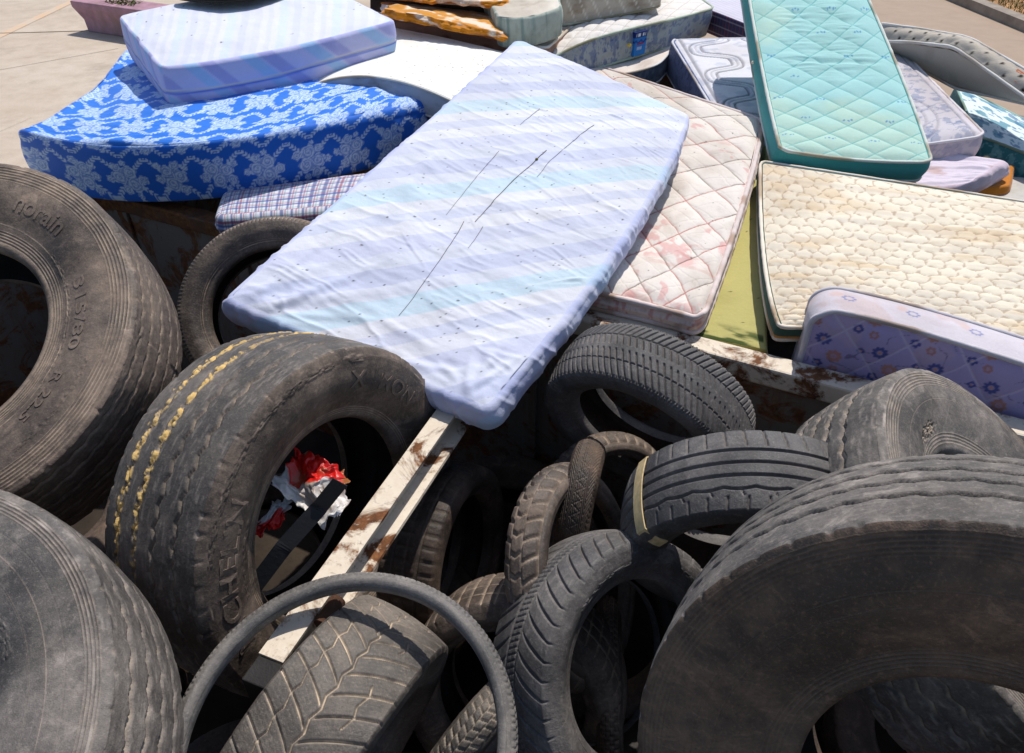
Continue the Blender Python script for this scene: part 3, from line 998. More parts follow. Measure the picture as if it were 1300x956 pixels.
# ---- checked thin mattress
def plaid(x, y):
    c = const(S(226, 226, 236), x)
    for (d, p) in ((x, .045), (y, .045)):
        f = (d / p) % 1
        c = mixc(c, S(70, 90, 150), (np.abs(f - .2) < .12) * .75)
        c = mixc(c, S(160, 60, 80), (np.abs(f - .5) < .06) * .75)
        c = mixc(c, S(70, 140, 130), (np.abs(f - .75) < .06) * .5)
    return c


mats['M3'] = mattress('mattress', 'thin checked mattress end poking out beneath the blue floral one',
    P_([[(268, 278, 1.27), (360, 272, 1.27), (470, 262, 1.27)], [(280, 240, 1.29), (370, 228, 1.29), (490, 212, 1.29)]]),
    .10, lambda X, Y: ((fbm(X * 4, Y * 4, 2) - .5) * .015, plaid(X, Y)), lambda U, W_, X, Y: ((fbm(U * 8, W_ * 8, 3) - .5) * .012, plaid(U, W_) * .9),
    er=.04, cr=.06, res=.005, single=True, mat=FAB)

# ---- plain white foam mattress behind the striped sheet
mats['M4'] = mattress('mattress', 'plain white speckled mattress with a curved grey side left of the striped sheet',
    [[at(380, 116, 1.50), at(480, 98, 1.56), at(585, 134, 1.50), at(690, 205, 1.42)], [at(470, 30, 1.50), at(555, 46, 1.52), at(645, 68, 1.52), at(760, 105, 1.5)]],
    .12, lambda X, Y: ((fbm(X * 3, Y * 3, 21) - .5) * .01, mixc(dirt(X, Y, const(S(238, 236, 226), X), 31, .15), np.array([.05, .04, .03]), np.clip(specks(X, Y, .045, .3, .004, 31), 0, 1) * .8)),
    lambda U, W_, X, Y: ((fbm(U * 5, W_ * 8, 22) - .5) * .01, dirt(U * 2, W_ * 6, const(S(178, 184, 196), U), 32, .5)), er=.02, cr=.06, res=.008, pipe=(.006, S(220, 216, 205)))

# ---- brown-sided thin mattress behind it
mats['M5'] = mattress('mattress', 'thin stained mattress with white piping and a brown side behind the white one',
    P_([[(478, 14, 1.55), (580, 36, 1.53), (694, 62, 1.51)], [(500, -14, 1.55), (600, 4, 1.53), (726, 34, 1.51)]]), .105,
    lambda X, Y: (0 * X, dirt(X, Y, const(S(205, 192, 178), X), 33, .5)), lambda U, W_, X, Y: ((fbm(U * 5, W_ * 8, 22) - .5) * .01, dirt(U * 4, W_ * 20, const(S(160, 122, 100), U), 34, .6)),
    er=.014, cr=.05, res=.012, pipe=(.009, S(226, 220, 208)))

# ---- striped beige mattress at the top
mats['M7'] = mattress('mattress', 'beige striped mattress end overlapping the labelled one at the top of the photo',
    [[atd(708, -2, 4.35), atd(770, -12, 4.40), atd(840, -26, 4.45)], [atd(690, -60, 5.1), atd(760, -70, 5.15), atd(830, -80, 5.2)]], .155,
    lambda X, Y: (0 * X, const(S(214, 204, 190), X)), lambda U, W_, X, Y: (0 * U, mixc(dirt(U * 3, W_ * 6, const(S(196, 184, 168), U), 37, .5), S(228, 220, 206), (np.abs(((U + W_ * .5) / .09) % 1 - .5) < .06) * .8)),
    er=.014, cr=.05, res=.012, pipe=(.008, S(200, 200, 180)))

# ---- labelled quilted mattress
def m8_top(X, Y):
    h, l, *_r = q_diamond(X, Y, .24, .16, .012)
    swl = np.abs(((Y * 7 + .6 * np.sin(X * 9)) % 1) - .5) < .03
    c = mixc(const(S(228, 222, 216), X), S(150, 140, 140), l * .5)
    c = mixc(c, S(186, 186, 196), swl * .3)
    return h, dirt(X, Y, c, 38, .35)


def damask(U, W_, base, ink, sc=1.0, seed=3):
    f = fbm(U * 16 * sc, W_ * 22 * sc, seed, 3); g = fbm(U * 30 * sc + 5, W_ * 34 * sc, seed + 4, 3)
    m = sstep(.03, .0, np.abs(f - .5)) * .8 + sstep(.56, .62, g) * .6
    return mixc(const(base, U), ink, np.clip(m, 0, 1))


mats['M8'] = mattress('mattress', 'white quilted mattress with a blue-patterned side and a small blue label patch',
    [[at(700, 74, 1.45), at(765, 46, 1.52), at(830, 30, 1.53), at(908, 10, 1.47)], [at(675, 40, 1.45), at(735, 10, 1.52), at(790, -6, 1.53), at(862, -22, 1.47)]],
    .17, m8_top, lambda U, W_, X, Y: ((fbm(U * 5, W_ * 8, 22) - .5) * .008, dirt(U, W_ * 3, damask(U, W_, S(170, 176, 176), S(84, 104, 150), .8), 39, .4)), er=.016, cr=.05, res=.008, pipe=(.008, S(176, 190, 170)))
mats['M9'] = mattress('mattress', 'dusty white mattress squeezed flat below the labelled one',
    P_([[(700, 92, 1.36), (780, 95, 1.34), (838, 80, 1.34)], [(690, 50, 1.36), (770, 50, 1.36), (872, 44, 1.36)]]), .12, lambda X, Y: ((fbm(X * 3, Y * 3, 5) - .5) * .01, dirt(X, Y, const(S(222, 210, 200), X), 40, .4)),
    lambda U, W_, X, Y: (0 * U, damask(U, W_, S(120, 126, 140), S(60, 70, 96))), er=.016, cr=.06, res=.012, pipe=(.007, S(220, 220, 220)))

# ---- pink stained diamond quilt
def m10_top(X, Y):
    h, l, iu, iv, u, v = q_diamond(X, Y, .31, .30, .014, .0042, .05, 3)
    h = h + (fbm(X * 9, Y * 9, 6) - .5) * .004
    h2, l2, *_q = q_diamond(X * .9 + .1, Y * 1.4, .20, .19, .004, .003, .09, 7)
    c = const(S(226, 217, 207), X)
    mot = sstep(.56, .64, fbm(X * 13, Y * 13, 51, 3)) * sstep(.45, .6, fbm(X * 5, Y * 5, 52, 2))
    c = mixc(c, S(216, 150, 146), mot * .55)
    st = sstep(.46, .62, fbm(X * 6, Y * 6, 53, 3))
    c = mixc(c, S(176, 82, 70), l * st * .75)
    c = mixc(c, S(110, 92, 80), l * (1 - st) * .8)
    run = sstep(.62, .74, fbm(X * 4, Y * 22, 54, 3)) * sstep(.5, .62, fbm(X * 3, Y * 3, 55))
    c = mixc(c, S(190, 96, 84), run * .28)
    c = mixc(c, np.array([.06, .04, .03]), np.clip(specks(X, Y, .06, .2, .003, 45), 0, 1) * .8)
    return h - h2 * .0 - l2 * .002, dirt(X, Y, c, 56, .3)


mats['M10'] = mattress('mattress', 'stained off-white mattress with large pink-stitched diamonds under the striped sheet',
    [[up(722, 388, 1.2, .075), up(806, 408, 1.2, .075), up(888, 431, 1.2, .075)], [at(735, 205, 1.27), at(842, 230, 1.32), at(946, 254, 1.35)], [at(742, 76, 1.34), at(850, 112, 1.38), at(972, 152, 1.42)]],
    .070, m10_top, lambda U, W_, X, Y: ((fbm(U * 6, W_ * 9, 4) - .5) * .012, dirt(U * 3, W_ * 8, mixc(const(S(222, 204, 196), U), S(196, 120, 112), sstep(.55, .65, fbm(U * 20, W_ * 20, 57)) * .6), 58, .5)),
    er=.026, cr=.085, res=.005, bulge=.006, pipe=(.010, S(220, 204, 198)))

# ---- bare foam slab
mats['M11'] = mattress('foam_slab', 'bare yellow-green foam slab wedged right of the pink-stitched mattress',
    P_([[(868, 424, 1.185), (974, 445, 1.19)], [(905, 320, 1.23), (972, 316, 1.26)], [(930, 160, 1.27), (974, 154, 1.31)]]), .10,
    lambda X, Y: ((fbm(X * 4, Y * 4, 61) - .5) * .006, mixc(mixc(dirt(X, Y, const(S(188, 180, 114), X), 62, .25), np.array([.05, .05, .02]), np.clip(specks(X, Y, .06, .3, .0035, 65), 0, 1)), S(70, 84, 40), sstep(.5, .7, fbm(X * 14 + Y * 6, Y * 9, 63)) * sstep(-.62, -.78, Y))),
    lambda U, W_, X, Y: (0 * U, const(S(186, 180, 104), U)), er=.01, cr=.02, res=.007, cat='foam slab', puff=0, single=True)

# ---- cream scalloped quilt
def m12_top(X, Y):
    h, l, bi, ex, ey = q_hex(X + .02 * (fbm(X * 5, Y * 5, 9) - .5), Y + .02 * (fbm(X * 5 + 7, Y * 5, 19) - .5), .063, .0042, .0026, 3, .26, .9)
    c = const(S(231, 220, 199), X)
    st = sstep(.45, .62, fbm(X * 3.2, Y * 22, 71, 4)) * sstep(.34, .66, _h(np.floor(bi * 97), np.floor(bi * 13), 4) * .25 + fbm(X * 6, Y * 9, 72) * .8)
    c = mixc(c, S(208, 172, 118), st * .42)
    gray = sstep(.5, .7, fbm(X * 2.5, Y * 30, 73, 3))
    c = mixc(c, S(196, 188, 176), gray * .35)
    c = mixc(c, S(146, 114, 84), l * .54)
    c = mixc(c, np.array([.07, .05, .03]), np.clip(specks(X, Y, .05, .12, .003, 75), 0, 1) * .7)
    return h, dirt(X, Y, c, 74, .22)


mats['M12'] = mattress('mattress', 'wide cream mattress with rounded scalloped quilting and ochre stains',
    [[up(981, 443, 1.2, .085), at(1200, 434, 1.30), at(1440, 490, 1.30)], [at(968, 322, 1.34), at(1160, 336, 1.36), at(1400, 352, 1.36)], [at(964, 203, 1.38), at(1140, 230, 1.40), at(1370, 266, 1.40)]],
    .072, m12_top, lambda U, W_, X, Y: ((fbm(U * 6, W_ * 9, 4) - .5) * .006, mixc(dirt(U * 2, W_ * 4, const(S(60, 92, 84), U), 76, .4), S(214, 150, 60), sstep(-.046, -.054, W_) * .9)), er=.016, cr=.03, res=.0045, bulge=.004, pipe=(.007, S(234, 222, 204)))

# ---- purple floral mattress on its edge
def m13_flowers(X, Y, c, strong=1.0):
    T = .155
    for k, (ox, oy, ink, n, r) in enumerate(((0, 0, S(48, 66, 140), 9, .026), (.080, .062, S(44, 60, 132), 5, .017), (.040, -.052, S(186, 130, 104), 8, .026), (.105, -.012, S(52, 66, 136), 4, .014), (-.03, .055, S(176, 124, 110), 6, .016))):
        ux = (X - ox) / T; row = np.floor((Y - oy) / T + .5); ux = ux + .5 * (row % 2)
        du = (ux - np.round(ux)) * T; dv = ((Y - oy) / T - row) * T
        on = _h(np.round(ux), row, 20 + k) > .10
        d = np.hypot(du, dv); a = np.arctan2(dv, du)
        pet = (1 - sstep(.8, 1.0, d / (r * (.72 + .28 * np.abs(np.cos(a * n / 2)))))) * sstep(.25, .4, d / r)
        cen = 1 - sstep(.16, .24, d / r)
        c = mixc(c, ink, pet * on * .85 * strong); c = mixc(c, S(200, 140, 110), cen * on * .8 * strong)
    return c


M13T = ((1033, 388, 2.215), (1172, 421, 2.14), (1310, 464, 2.06), (1455, 508, 1.98))


def m13_top(X, Y):
    h, l, *_r = q_diamond(X, Y, .17, .20, .008, .0030, .02, 5)
    c = const(S(172, 158, 200), X)
    c = mixc(c, S(190, 168, 192), sstep(.5, .62, fbm(X * 9, Y * 9, 81)) * .6)
    f = fbm(X * 11, Y * 11, 82, 2)
    c = mixc(c, S(86, 72, 110), sstep(.008, .002, np.abs(f - .5)) * .6)
    c = m13_flowers(X, Y, c)
    c = mixc(c, S(216, 204, 224), l * .5)
    return h, c


def m13_side(U, W_, X, Y):
    c = const(S(208, 200, 206), U)
    c = mixc(c, S(200, 176, 170), sstep(.54, .66, fbm(U * 9, W_ * 9, 83)) * .5)
    T = .17
    du = (U / T - np.round(U / T)) * T; dv = W_ + .07
    d = np.hypot(du, dv * 1.3); a = np.arctan2(dv, du)
    pet = (1 - sstep(.8, 1.0, d / (.022 * (.7 + .3 * np.abs(np.cos(a * 4)))))) * sstep(.4, .6, d / .022)
    c = mixc(c, S(104, 120, 176), pet * .75)
    c = mixc(c, S(214, 170, 150), sstep(.02, .01, np.hypot(du - .03, dv + .015)) * .4)
    return 0 * U, dirt(U, W_ * 3, c, 84, .2)


mats['M13'] = mattress('mattress', 'lilac floral mattress standing on its long edge behind the rusty rim',
    [[atd(x, y, d) + np.array([.015, .03, -.52]) for x, y, d in M13T], [atd(x, y, d) for x, y, d in M13T]],
    .125, m13_top, m13_side, er=.014, cr=.075, res=.0036, bulge=.004, pipe=(.0085, S(206, 200, 204)))

# ---- turquoise cot mattress
def teal_print(U, V, c, ink, T=.17):
    row = np.floor(V / T); uu = U / T + .5 * (row % 2)
    du = (uu - np.floor(uu) - .5) * T; dv = (V / T - row - .5) * T
    mark = (np.abs(dv + .004 * np.sin(du * 260)) < .006) * (np.abs(du) < .022) * (np.sin(du * 420 + row * 2) > -.35)
    on = _h(np.floor(uu), row, 5) > .35
    return mixc(c, ink, mark * on * .75)


def m14_top(X, Y):
    h, l, *_r = q_diamond(X, Y, .165, .155, .008, .0028, .012, 9)
    d = np.minimum(.265 - np.abs(X), 1.0)
    c = mixc(const(S(164, 210, 208), X), S(186, 214, 196), sstep(.4, .65, fbm(X * 2.5, Y * 2.5, 91)) * .8)
    c = mixc(c, S(86, 170, 170), l * .7)
    c = teal_print(X, Y, c, S(60, 130, 190))
    sl = sstep(.4, .2, np.abs(Y - .25)) * sstep(.26, .1, np.abs(X))
    h = h + (fbm(X * 3, Y * 26, 92, 3) - .5) * .022 * sl
    return h, dirt(X, Y, c, 93, .16, (.55, .62, .5))


mats['M14'] = mattress('mattress', 'narrow turquoise diamond-quilted mattress lying on top of the heap',
    [[atd(990, 190, 3.10), atd(1085, 203, 3.08), atd(1185, 206, 3.08)], [atd(966, 85, 3.44), atd(1055, 88, 3.44), atd(1142, 88, 3.44)], [atd(944, -42, 3.92), atd(1012, -44, 3.92), atd(1082, -48, 3.92)]],
    .10, m14_top, lambda U, W_, X, Y: (0 * U, teal_print(U, W_ + .05, dirt(U, W_ * 3, const(S(72, 160, 158), U), 94, .25), S(40, 96, 130), .2)), er=.014, cr=.045, res=.0045, pipe=(.0075, S(216, 222, 212)))

# ---- serpentine quilt
def polyd(X, Y, pts):
    d = np.full(X.shape, 9.)
    for (x0, y0), (x1, y1) in zip(pts[:-1], pts[1:]):
        dx, dy = x1 - x0, y1 - y0; t = np.clip(((X - x0) * dx + (Y - y0) * dy) / (dx * dx + dy * dy + 1e-12), 0, 1)
        d = np.minimum(d, np.hypot(X - x0 - t * dx, Y - y0 - t * dy))
    return d


def serp_field(X, Y, a, b):
    e = np.minimum(a - np.abs(X), b - np.abs(Y))
    l = line(e - .09, .006, .004)
    q = np.linspace(-1, 1, 150)
    for sg in (-1, 1):
        pts = [(sg * (a * .40 + a * .24 * math.tanh(2.2 * math.sin(k * 10.5))), k * (b - .17)) for k in q]
        d = polyd(X, Y, pts)
        l = np.maximum(l, line(d - .030, .0055, .004)); l = np.maximum(l, line(d, .004, .004) * .5)
    return l


def m15_top(X, Y):
    l = serp_field(X, Y, .38, .88)
    c = mixc(const(S(222, 220, 226), X), S(170, 176, 196), sstep(.5, .62, fbm(X * 14, Y * 14, 95)) * .45)
    c = mixc(c, S(112, 112, 122), l * .75)
    return .012 * (1 - l), dirt(X, Y, c, 96, .2)


mats['M15'] = mattress('mattress', 'white mattress quilted in looping channels with a navy side, left of the turquoise one',
    P_([[(936, 190, 1.29), (1010, 192, 1.29), (1080, 192, 1.29)], [(850, 50, 1.42), (930, 48, 1.42), (1010, 46, 1.42)]]), .20, m15_top,
    lambda U, W_, X, Y: (0 * U, damask(U, W_, S(106, 116, 150), S(60, 70, 110))), er=.02, cr=.06, res=.006, pipe=(.007, S(216, 216, 222)))

# ---- grey damask mattress right of the turquoise one
def m17_top(X, Y):
    a, b = .40, .9
    e = np.minimum(a - np.abs(X), b - np.abs(Y))
    l = line(e - .085, .005, .004)
    for k, (r1, r2) in enumerate(((.16, .26), (.11, .19), (.215, .33))):
        for cy in (-.45, .25):
            l = np.maximum(l, line((np.hypot(X / r1, (Y - cy) / r2) - 1) * r1, .004, .004) * .8)
    c = damask(X, Y, S(200, 194, 200), S(128, 138, 166), .7, 13)
    c = mixc(c, S(212, 206, 212), sstep(.09, .07, e))
    return .010 * (1 - l), dirt(X, Y, mixc(c, S(126, 126, 140), l * .6), 97, .25)


mats['M17'] = mattress('mattress', 'grey-lilac damask mattress partly under the turquoise one',
    P_([[(1040, 196, 1.31), (1150, 186, 1.34), (1254, 172, 1.36)], [(1010, 62, 1.38), (1070, 60, 1.40), (1134, 52, 1.40)]]), .12, m17_top,
    lambda U, W_, X, Y: (0 * U, dirt(U, W_ * 3, damask(U, W_, S(206, 192, 194), S(170, 160, 176)), 98, .3)), er=.016, cr=.06, res=.006, pipe=(.007, S(224, 218, 220)))

# ---- bent dotted mattress, upper right
def m18_side(U, W_, X, Y):
    p = .11
    row = np.floor(W_ / .04); uu = U / p + .5 * (row % 2)
    d = np.hypot((uu - np.floor(uu) - .5) * p, (W_ / .04 - row - .5) * .04)
    c = const(S(192, 182, 168), U)
    h, l, *_r = q_diamond(U, W_, .12, .12, .004, .003)
    c = mixc(c, S(176, 170, 164), l * .5)
    c = mixc(c, S(40, 34, 30), 1 - sstep(.007, .011, d))
    return h, dirt(U, W_ * 2, c, 99, .3)


mats['M18'] = mattress('mattress', 'bent grey mattress with black dotted border arching over the pavement side',
    [[atd(1110, 58, 4.50), atd(1160, 84, 4.35), atd(1212, 114, 4.17), atd(1270, 126, 3.92), atd(1345, 142, 3.62)], [atd(1106, 52, 4.40), atd(1158, 53, 4.20), atd(1210, 58, 4.00), atd(1266, 98, 3.78), atd(1345, 156, 3.48)]],
    .10, lambda X, Y: (0 * X, dirt(X, Y, const(S(186, 182, 174), X), 101, .4)), m18_side, er=.016, cr=.05, res=.009, pipe=(.009, S(222, 218, 212)), kink=True)

# ---- teal floral mattress, far right
def m19_top(X, Y):
    f = fbm(X * 14, Y * 14, 103, 3)
    c = mixc(const(S(216, 228, 230), X), S(96, 150, 168), sstep(.52, .6, f) * .9)
    c = mixc(c, S(60, 110, 150), sstep(.6, .68, fbm(X * 22 + 4, Y * 22, 104, 2)) * .7)
    return (fbm(X * 5, Y * 5, 2) - .5) * .01, c


def m19_side(U, W_, X, Y):
    c = damask(U, W_, S(54, 122, 132), S(120, 176, 180), .6, 23)
    return 0 * U, c


mats['M19'] = mattress('mattress', 'white and teal floral mattress with a dark teal side at the right edge',
    P_([[(1240, 172, 1.22), (1300, 194, 1.22), (1370, 226, 1.22)], [(1212, 106, 1.20), (1290, 146, 1.20), (1380, 190, 1.20)]]), .17, m19_top, m19_side, er=.014, cr=.04, res=.007, pipe=(.007, S(150, 190, 180)))

# ---- crumpled lilac mattress under the grey one
mats['M20'] = mattress('mattress', 'thin crumpled pinkish mattress end sticking out under the grey damask one',
    P_([[(1120, 236, 1.27), (1180, 240, 1.28), (1234, 232, 1.27)], [(1110, 190, 1.27), (1190, 190, 1.28), (1290, 204, 1.26)]]), .11,
    lambda X, Y: ((fbm(X * 3, Y * 16, 105, 4) - .5) * .05, mixc(const(S(214, 202, 214), X), S(172, 120, 92), sstep(.58, .74, fbm(X * 7, Y * 7, 106)) * .5)),
    lambda U, W_, X, Y: ((fbm(U * 10, W_ * 6, 107) - .5) * .02, mixc(const(S(206, 188, 200), U), S(176, 120, 90), sstep(.5, .7, fbm(U * 8, W_ * 8, 108)) * .6)), er=.035, cr=.05, res=.006, single=True)
mats['M21'] = mattress('foam_offcut', 'rusty orange foam offcut under the crumpled pinkish mattress',
    P_([[(1226, 242, 1.17), (1284, 236, 1.17)], [(1230, 214, 1.17), (1290, 208, 1.17)]]), .07, lambda X, Y: ((fbm(X * 9, Y * 9, 5) - .5) * .02, const(S(190, 118, 30), X)), lambda U, W_, X, Y: ((fbm(U * 20, W_ * 20, 5) - .5) * .01, const(S(184, 112, 28), U)), er=.02, cr=.03, res=.008, cat='foam offcut', single=True)
mats['M22'] = mattress('mattress', 'flat grey mattress lying lowest at the right edge beside the cream one',
    P_([[(1230, 262, 1.12), (1400, 282, 1.12)], [(1210, 216, 1.12), (1390, 232, 1.12)]]), .12, lambda X, Y: ((fbm(X * 5, Y * 5, 6) - .5) * .008, dirt(X, Y, const(S(196, 192, 184), X), 109, .4)), lambda U, W_, X, Y: (0 * U, const(S(150, 146, 140), U)), er=.02, cr=.05, res=.012, single=True)
# ---- tartan mattress far behind
mats['M16'] = mattress('mattress', 'pale lilac mattress with a dark tartan side behind the serpentine one',
    P_([[(888, 8, 1.44), (925, 22, 1.44), (990, 48, 1.44)], [(900, -40, 1.46), (950, -20, 1.46), (1050, 20, 1.46)]]), .15, lambda X, Y: (0 * X, mixc(const(S(206, 202, 214), X), S(160, 160, 186), (np.abs((Y / .05) % 1 - .5) < .06) * .5)),
    lambda U, W_, X, Y: (0 * U, mixc(mixc(const(S(66, 66, 100), U), S(150, 70, 84), (np.abs((U / .055) % 1 - .5) < .09) * .8), S(186, 176, 186), ((np.abs((W_ / .05) % 1 - .5) < .08)) * .7)), er=.012, cr=.04, res=.007)

# ------------------------------------------------------------------ burst mattress, top centre
bm, _s, _i = mattress('burst_mattress', 'burst mattress with torn orange foam and a frayed green-white cover',
    [[atd(632, 22, 3.98), atd(672, 22, 3.96), atd(714, 8, 4.05)], [atd(600, -44, 4.8), atd(650, -50, 4.8), atd(700, -60, 4.85)]], .155,
    lambda X, Y: ((fbm(X * 6, Y * 6, 3) - .5) * .03, dirt(X, Y, const(S(222, 214, 200), X), 111, .4)),
    lambda U, W_, X, Y: ((fbm(U * 5, W_ * 9, 4) - .5) * .03, mixc(dirt(U * 4, W_ * 3, const(S(186, 194, 180), U), 112, .5), S(96, 132, 128), sstep(.5, .7, fbm(U * 40, W_ * 3, 113)) * .6)), er=.02, cr=.04, res=.01, single=True)


def foam_part(ctrl, th, seed):
    o, _a, _b = mattress('foam_layer', None, ctrl, th, lambda X, Y: ((fbm(X * 7, Y * 7, seed) - .5) * .03, mixc(const(S(206, 140, 44), X), S(232, 214, 190), sstep(.5, .62, fbm(X * 9, Y * 12, seed + 1)))),
        lambda U, W_, X, Y: ((fbm(U * 14, W_ * 20, seed + 2) - .5) * .10, mixc(const(S(204, 128, 28), U), S(226, 206, 186), sstep(.52, .62, fbm(U * 9, W_ * 18, seed + 3)))), er=.012, cr=.03, res=.011, single=True)
    o.parent = bm; o.location = o.location - bm.location
    del o['category']
    return o


foam_part([[atd(452, -12, 4.35), atd(540, -4, 4.25), atd(640, 3, 4.12)], [atd(452, -60, 5.0), atd(540, -55, 4.9), atd(640, -50, 4.8)]], .035, 120)
foam_part([[atd(490, 12, 4.14), atd(566, 26, 4.06), atd(640, 42, 3.96)], [atd(490, 2, 4.5), atd(566, 10, 4.45), atd(646, 20, 4.4)]], .045, 130)
(mk('cavity_shade_sheet', *(lambda V, Q: (V, Q))(np.array([atd(470, 14, 4.62), atd(640, 34, 4.5), atd(640, -10, 4.5), atd(470, -30, 4.62), atd(470, 14, 4.64), atd(640, 34, 4.52), atd(640, -10, 4.52), atd(470, -30, 4.64)]), np.array([(0, 1, 2, 3), (7, 6, 5, 4), (0, 4, 5, 1), (1, 5, 6, 2), (2, 6, 7, 3), (3, 7, 4, 0)])), R_DARK, bm, {'m': np.zeros((8, 3))}, smooth=False))  # dark sheet added to give the shade inside the torn cavity

# label patches on two borders
def patch(parent, name, quad, colf, nx=24, ny=24, off=.012):
    a, b, c, d = [np.asarray(p) for p in quad]
    u, v = np.meshgrid(np.linspace(0, 1, nx), np.linspace(0, 1, ny))
    P = (a[None, None] * ((1 - u) * (1 - v))[..., None] + b * (u * (1 - v))[..., None] + c * (u * v)[..., None] + d * ((1 - u) * v)[..., None])
    n = np.cross(b - a, d - a); n /= np.linalg.norm(n)
    V = (P + n * off).reshape(-1, 3); V2 = (P - n * .01).reshape(-1, 3)
    li = loop_idx(nx, ny); m = len(li)
    ring = np.stack([li, np.roll(li, -1), np.roll(li, -1) + nx * ny, li + nx * ny], -1)[:, ::-1]
    C = colf(u, v).reshape(-1, 3)
    return mk(name, np.concatenate([V, V2]), np.concatenate([grid_quads(nx, ny), ring]), FAB, parent, {'col': np.concatenate([C, C])}, smooth=False)


def label_blue(u, v):
    c = const(S(34, 120, 196), u)
    wave = .58 + .05 * np.sin(u * 15)
    c = mixc(c, S(20, 44, 110), v > .74)
    c = mixc(c, S(230, 232, 236), (np.abs(v - .87) < .055) * (np.abs(u - .12) < .03) + (np.abs(v - .87) < .055) * (np.abs(u - .88) < .03) + (np.abs(v - .87) < .05) * (np.abs(u - .36) < .12) * (np.sin(u * 130) > -.5) + (np.abs(v - .87) < .05) * (np.abs(u - .66) < .12) * (np.sin(u * 130) > -.5) > 0)
    c = mixc(c, S(20, 60, 140), np.abs(v - wave) < .05)
    c = mixc(c, S(150, 50, 80), (np.abs(v - .44 - .05 * np.sin(u * 3)) < .04) * (np.abs(u - .5) < .32))
    c = mixc(c, S(224, 230, 238), (np.abs(v - .30) < .07) * (np.abs(u - .42) < .2) * (np.sin(u * 70 + v * 9) > -.3))
    return c


m8 = mats['M8'][0]; sh8 = mats['M8'][1]; i8 = mats['M8'][2]
def on_front(sh, i, X, w, e=.016): return sh(np.array(X), np.array(-i['b'] - e - .010), np.array(w))
x0 = sh8.W * .045
patch(m8, 'label_patch', [on_front(sh8, i8, x0, -.155), on_front(sh8, i8, x0 + .135, -.155), on_front(sh8, i8, x0 + .135, -.022), on_front(sh8, i8, x0 - .0, -.022)], label_blue)
def button(parent, p, r, col, n=10):
    th = np.linspace(0, 2 * PI, n, endpoint=False); ph = np.linspace(0, PI, 6)
    V = np.array([[r * math.sin(b) * math.cos(a), r * math.sin(b) * math.sin(a), r * .7 * math.cos(b)] for b in ph for a in th]) + p
    return mk('tuft_button', V, grid_quads(n, 6, True), FAB, parent, {'col': const(col, V[:, 0])})
button(m8, on_front(sh8, i8, x0 - .05, -.085), .016, S(226, 196, 90))
m19 = mats['M19'][0]; sh19 = mats['M19'][1]; i19 = mats['M19'][2]
button(m19, on_front(sh19, i19, -sh19.W * .32, -.085), .018, S(226, 206, 150))
sh14, i14 = mats['M14'][1], mats['M14'][2]
button(mats['M14'][0], sh14(np.array(-i14['a'] - .02), np.array(i14['b'] * .15), np.array(-.05)), .012, S(224, 220, 190))
m18 = mats['M18'][0]; sh18 = mats['M18'][1]; i18 = mats['M18'][2]
def on_top_edge(sh, i, X, w): return sh(np.array(X), np.array(i['b'] + .026), np.array(w))
xx = sh18.W * .27
patch(m18, 'label_patch', [on_top_edge(sh18, i18, xx, -.028), on_top_edge(sh18, i18, xx + .07, -.028), on_top_edge(sh18, i18, xx + .07, -.08), on_top_edge(sh18, i18, xx, -.08)],
      lambda u, v: mixc(const(S(206, 120, 84), u), S(232, 190, 160), (np.abs((v * 4) % 1 - .5) < .15) * (np.abs(u - .5) < .35) * (np.sin(u * 60) > -.4)), nx=14, ny=14, off=-.004)

# unidentified dark object, modelled as a thin slab, at the very top, on the zipped mattress
mattress('dark_object', 'dark object of unknown kind lying on the zipped lilac mattress at the top edge', P_([[(222, -8, 1.80), (300, -5, 1.81), (372, -20, 1.80)], [(236, -40, 1.81), (320, -42, 1.82), (400, -52, 1.81)]]), .03,
    lambda X, Y: (0 * X, const(S(34, 36, 34), X)), lambda U, W_, X, Y: (0 * U, const(S(26, 26, 24), U)), er=.006, cr=.03, res=.02, cat='rubber mat', single=True)

# ------------------------------------------------------------------ dry stalks lying on the striped sheet
shc = mats['Mc'][1]
gx, gy = np.meshgrid(np.linspace(-.45, .45, 140) * shc.W / .9, np.linspace(-.5, .5, 260) * shc.L)
hh = mc_top(gx, gy)[0] + .010
GP = shc(gx, gy, hh)
q_ = GP - CAM; dd = q_ @ FW
gpx = 650 + F * (q_ @ RT) / dd; gpy = 478 - F * (q_ @ UP) / dd


def on_sheet(px, py):
    k = np.argmin((gpx - px) ** 2 + (gpy - py) ** 2)
    return gx.ravel()[k], gy.ravel()[k]


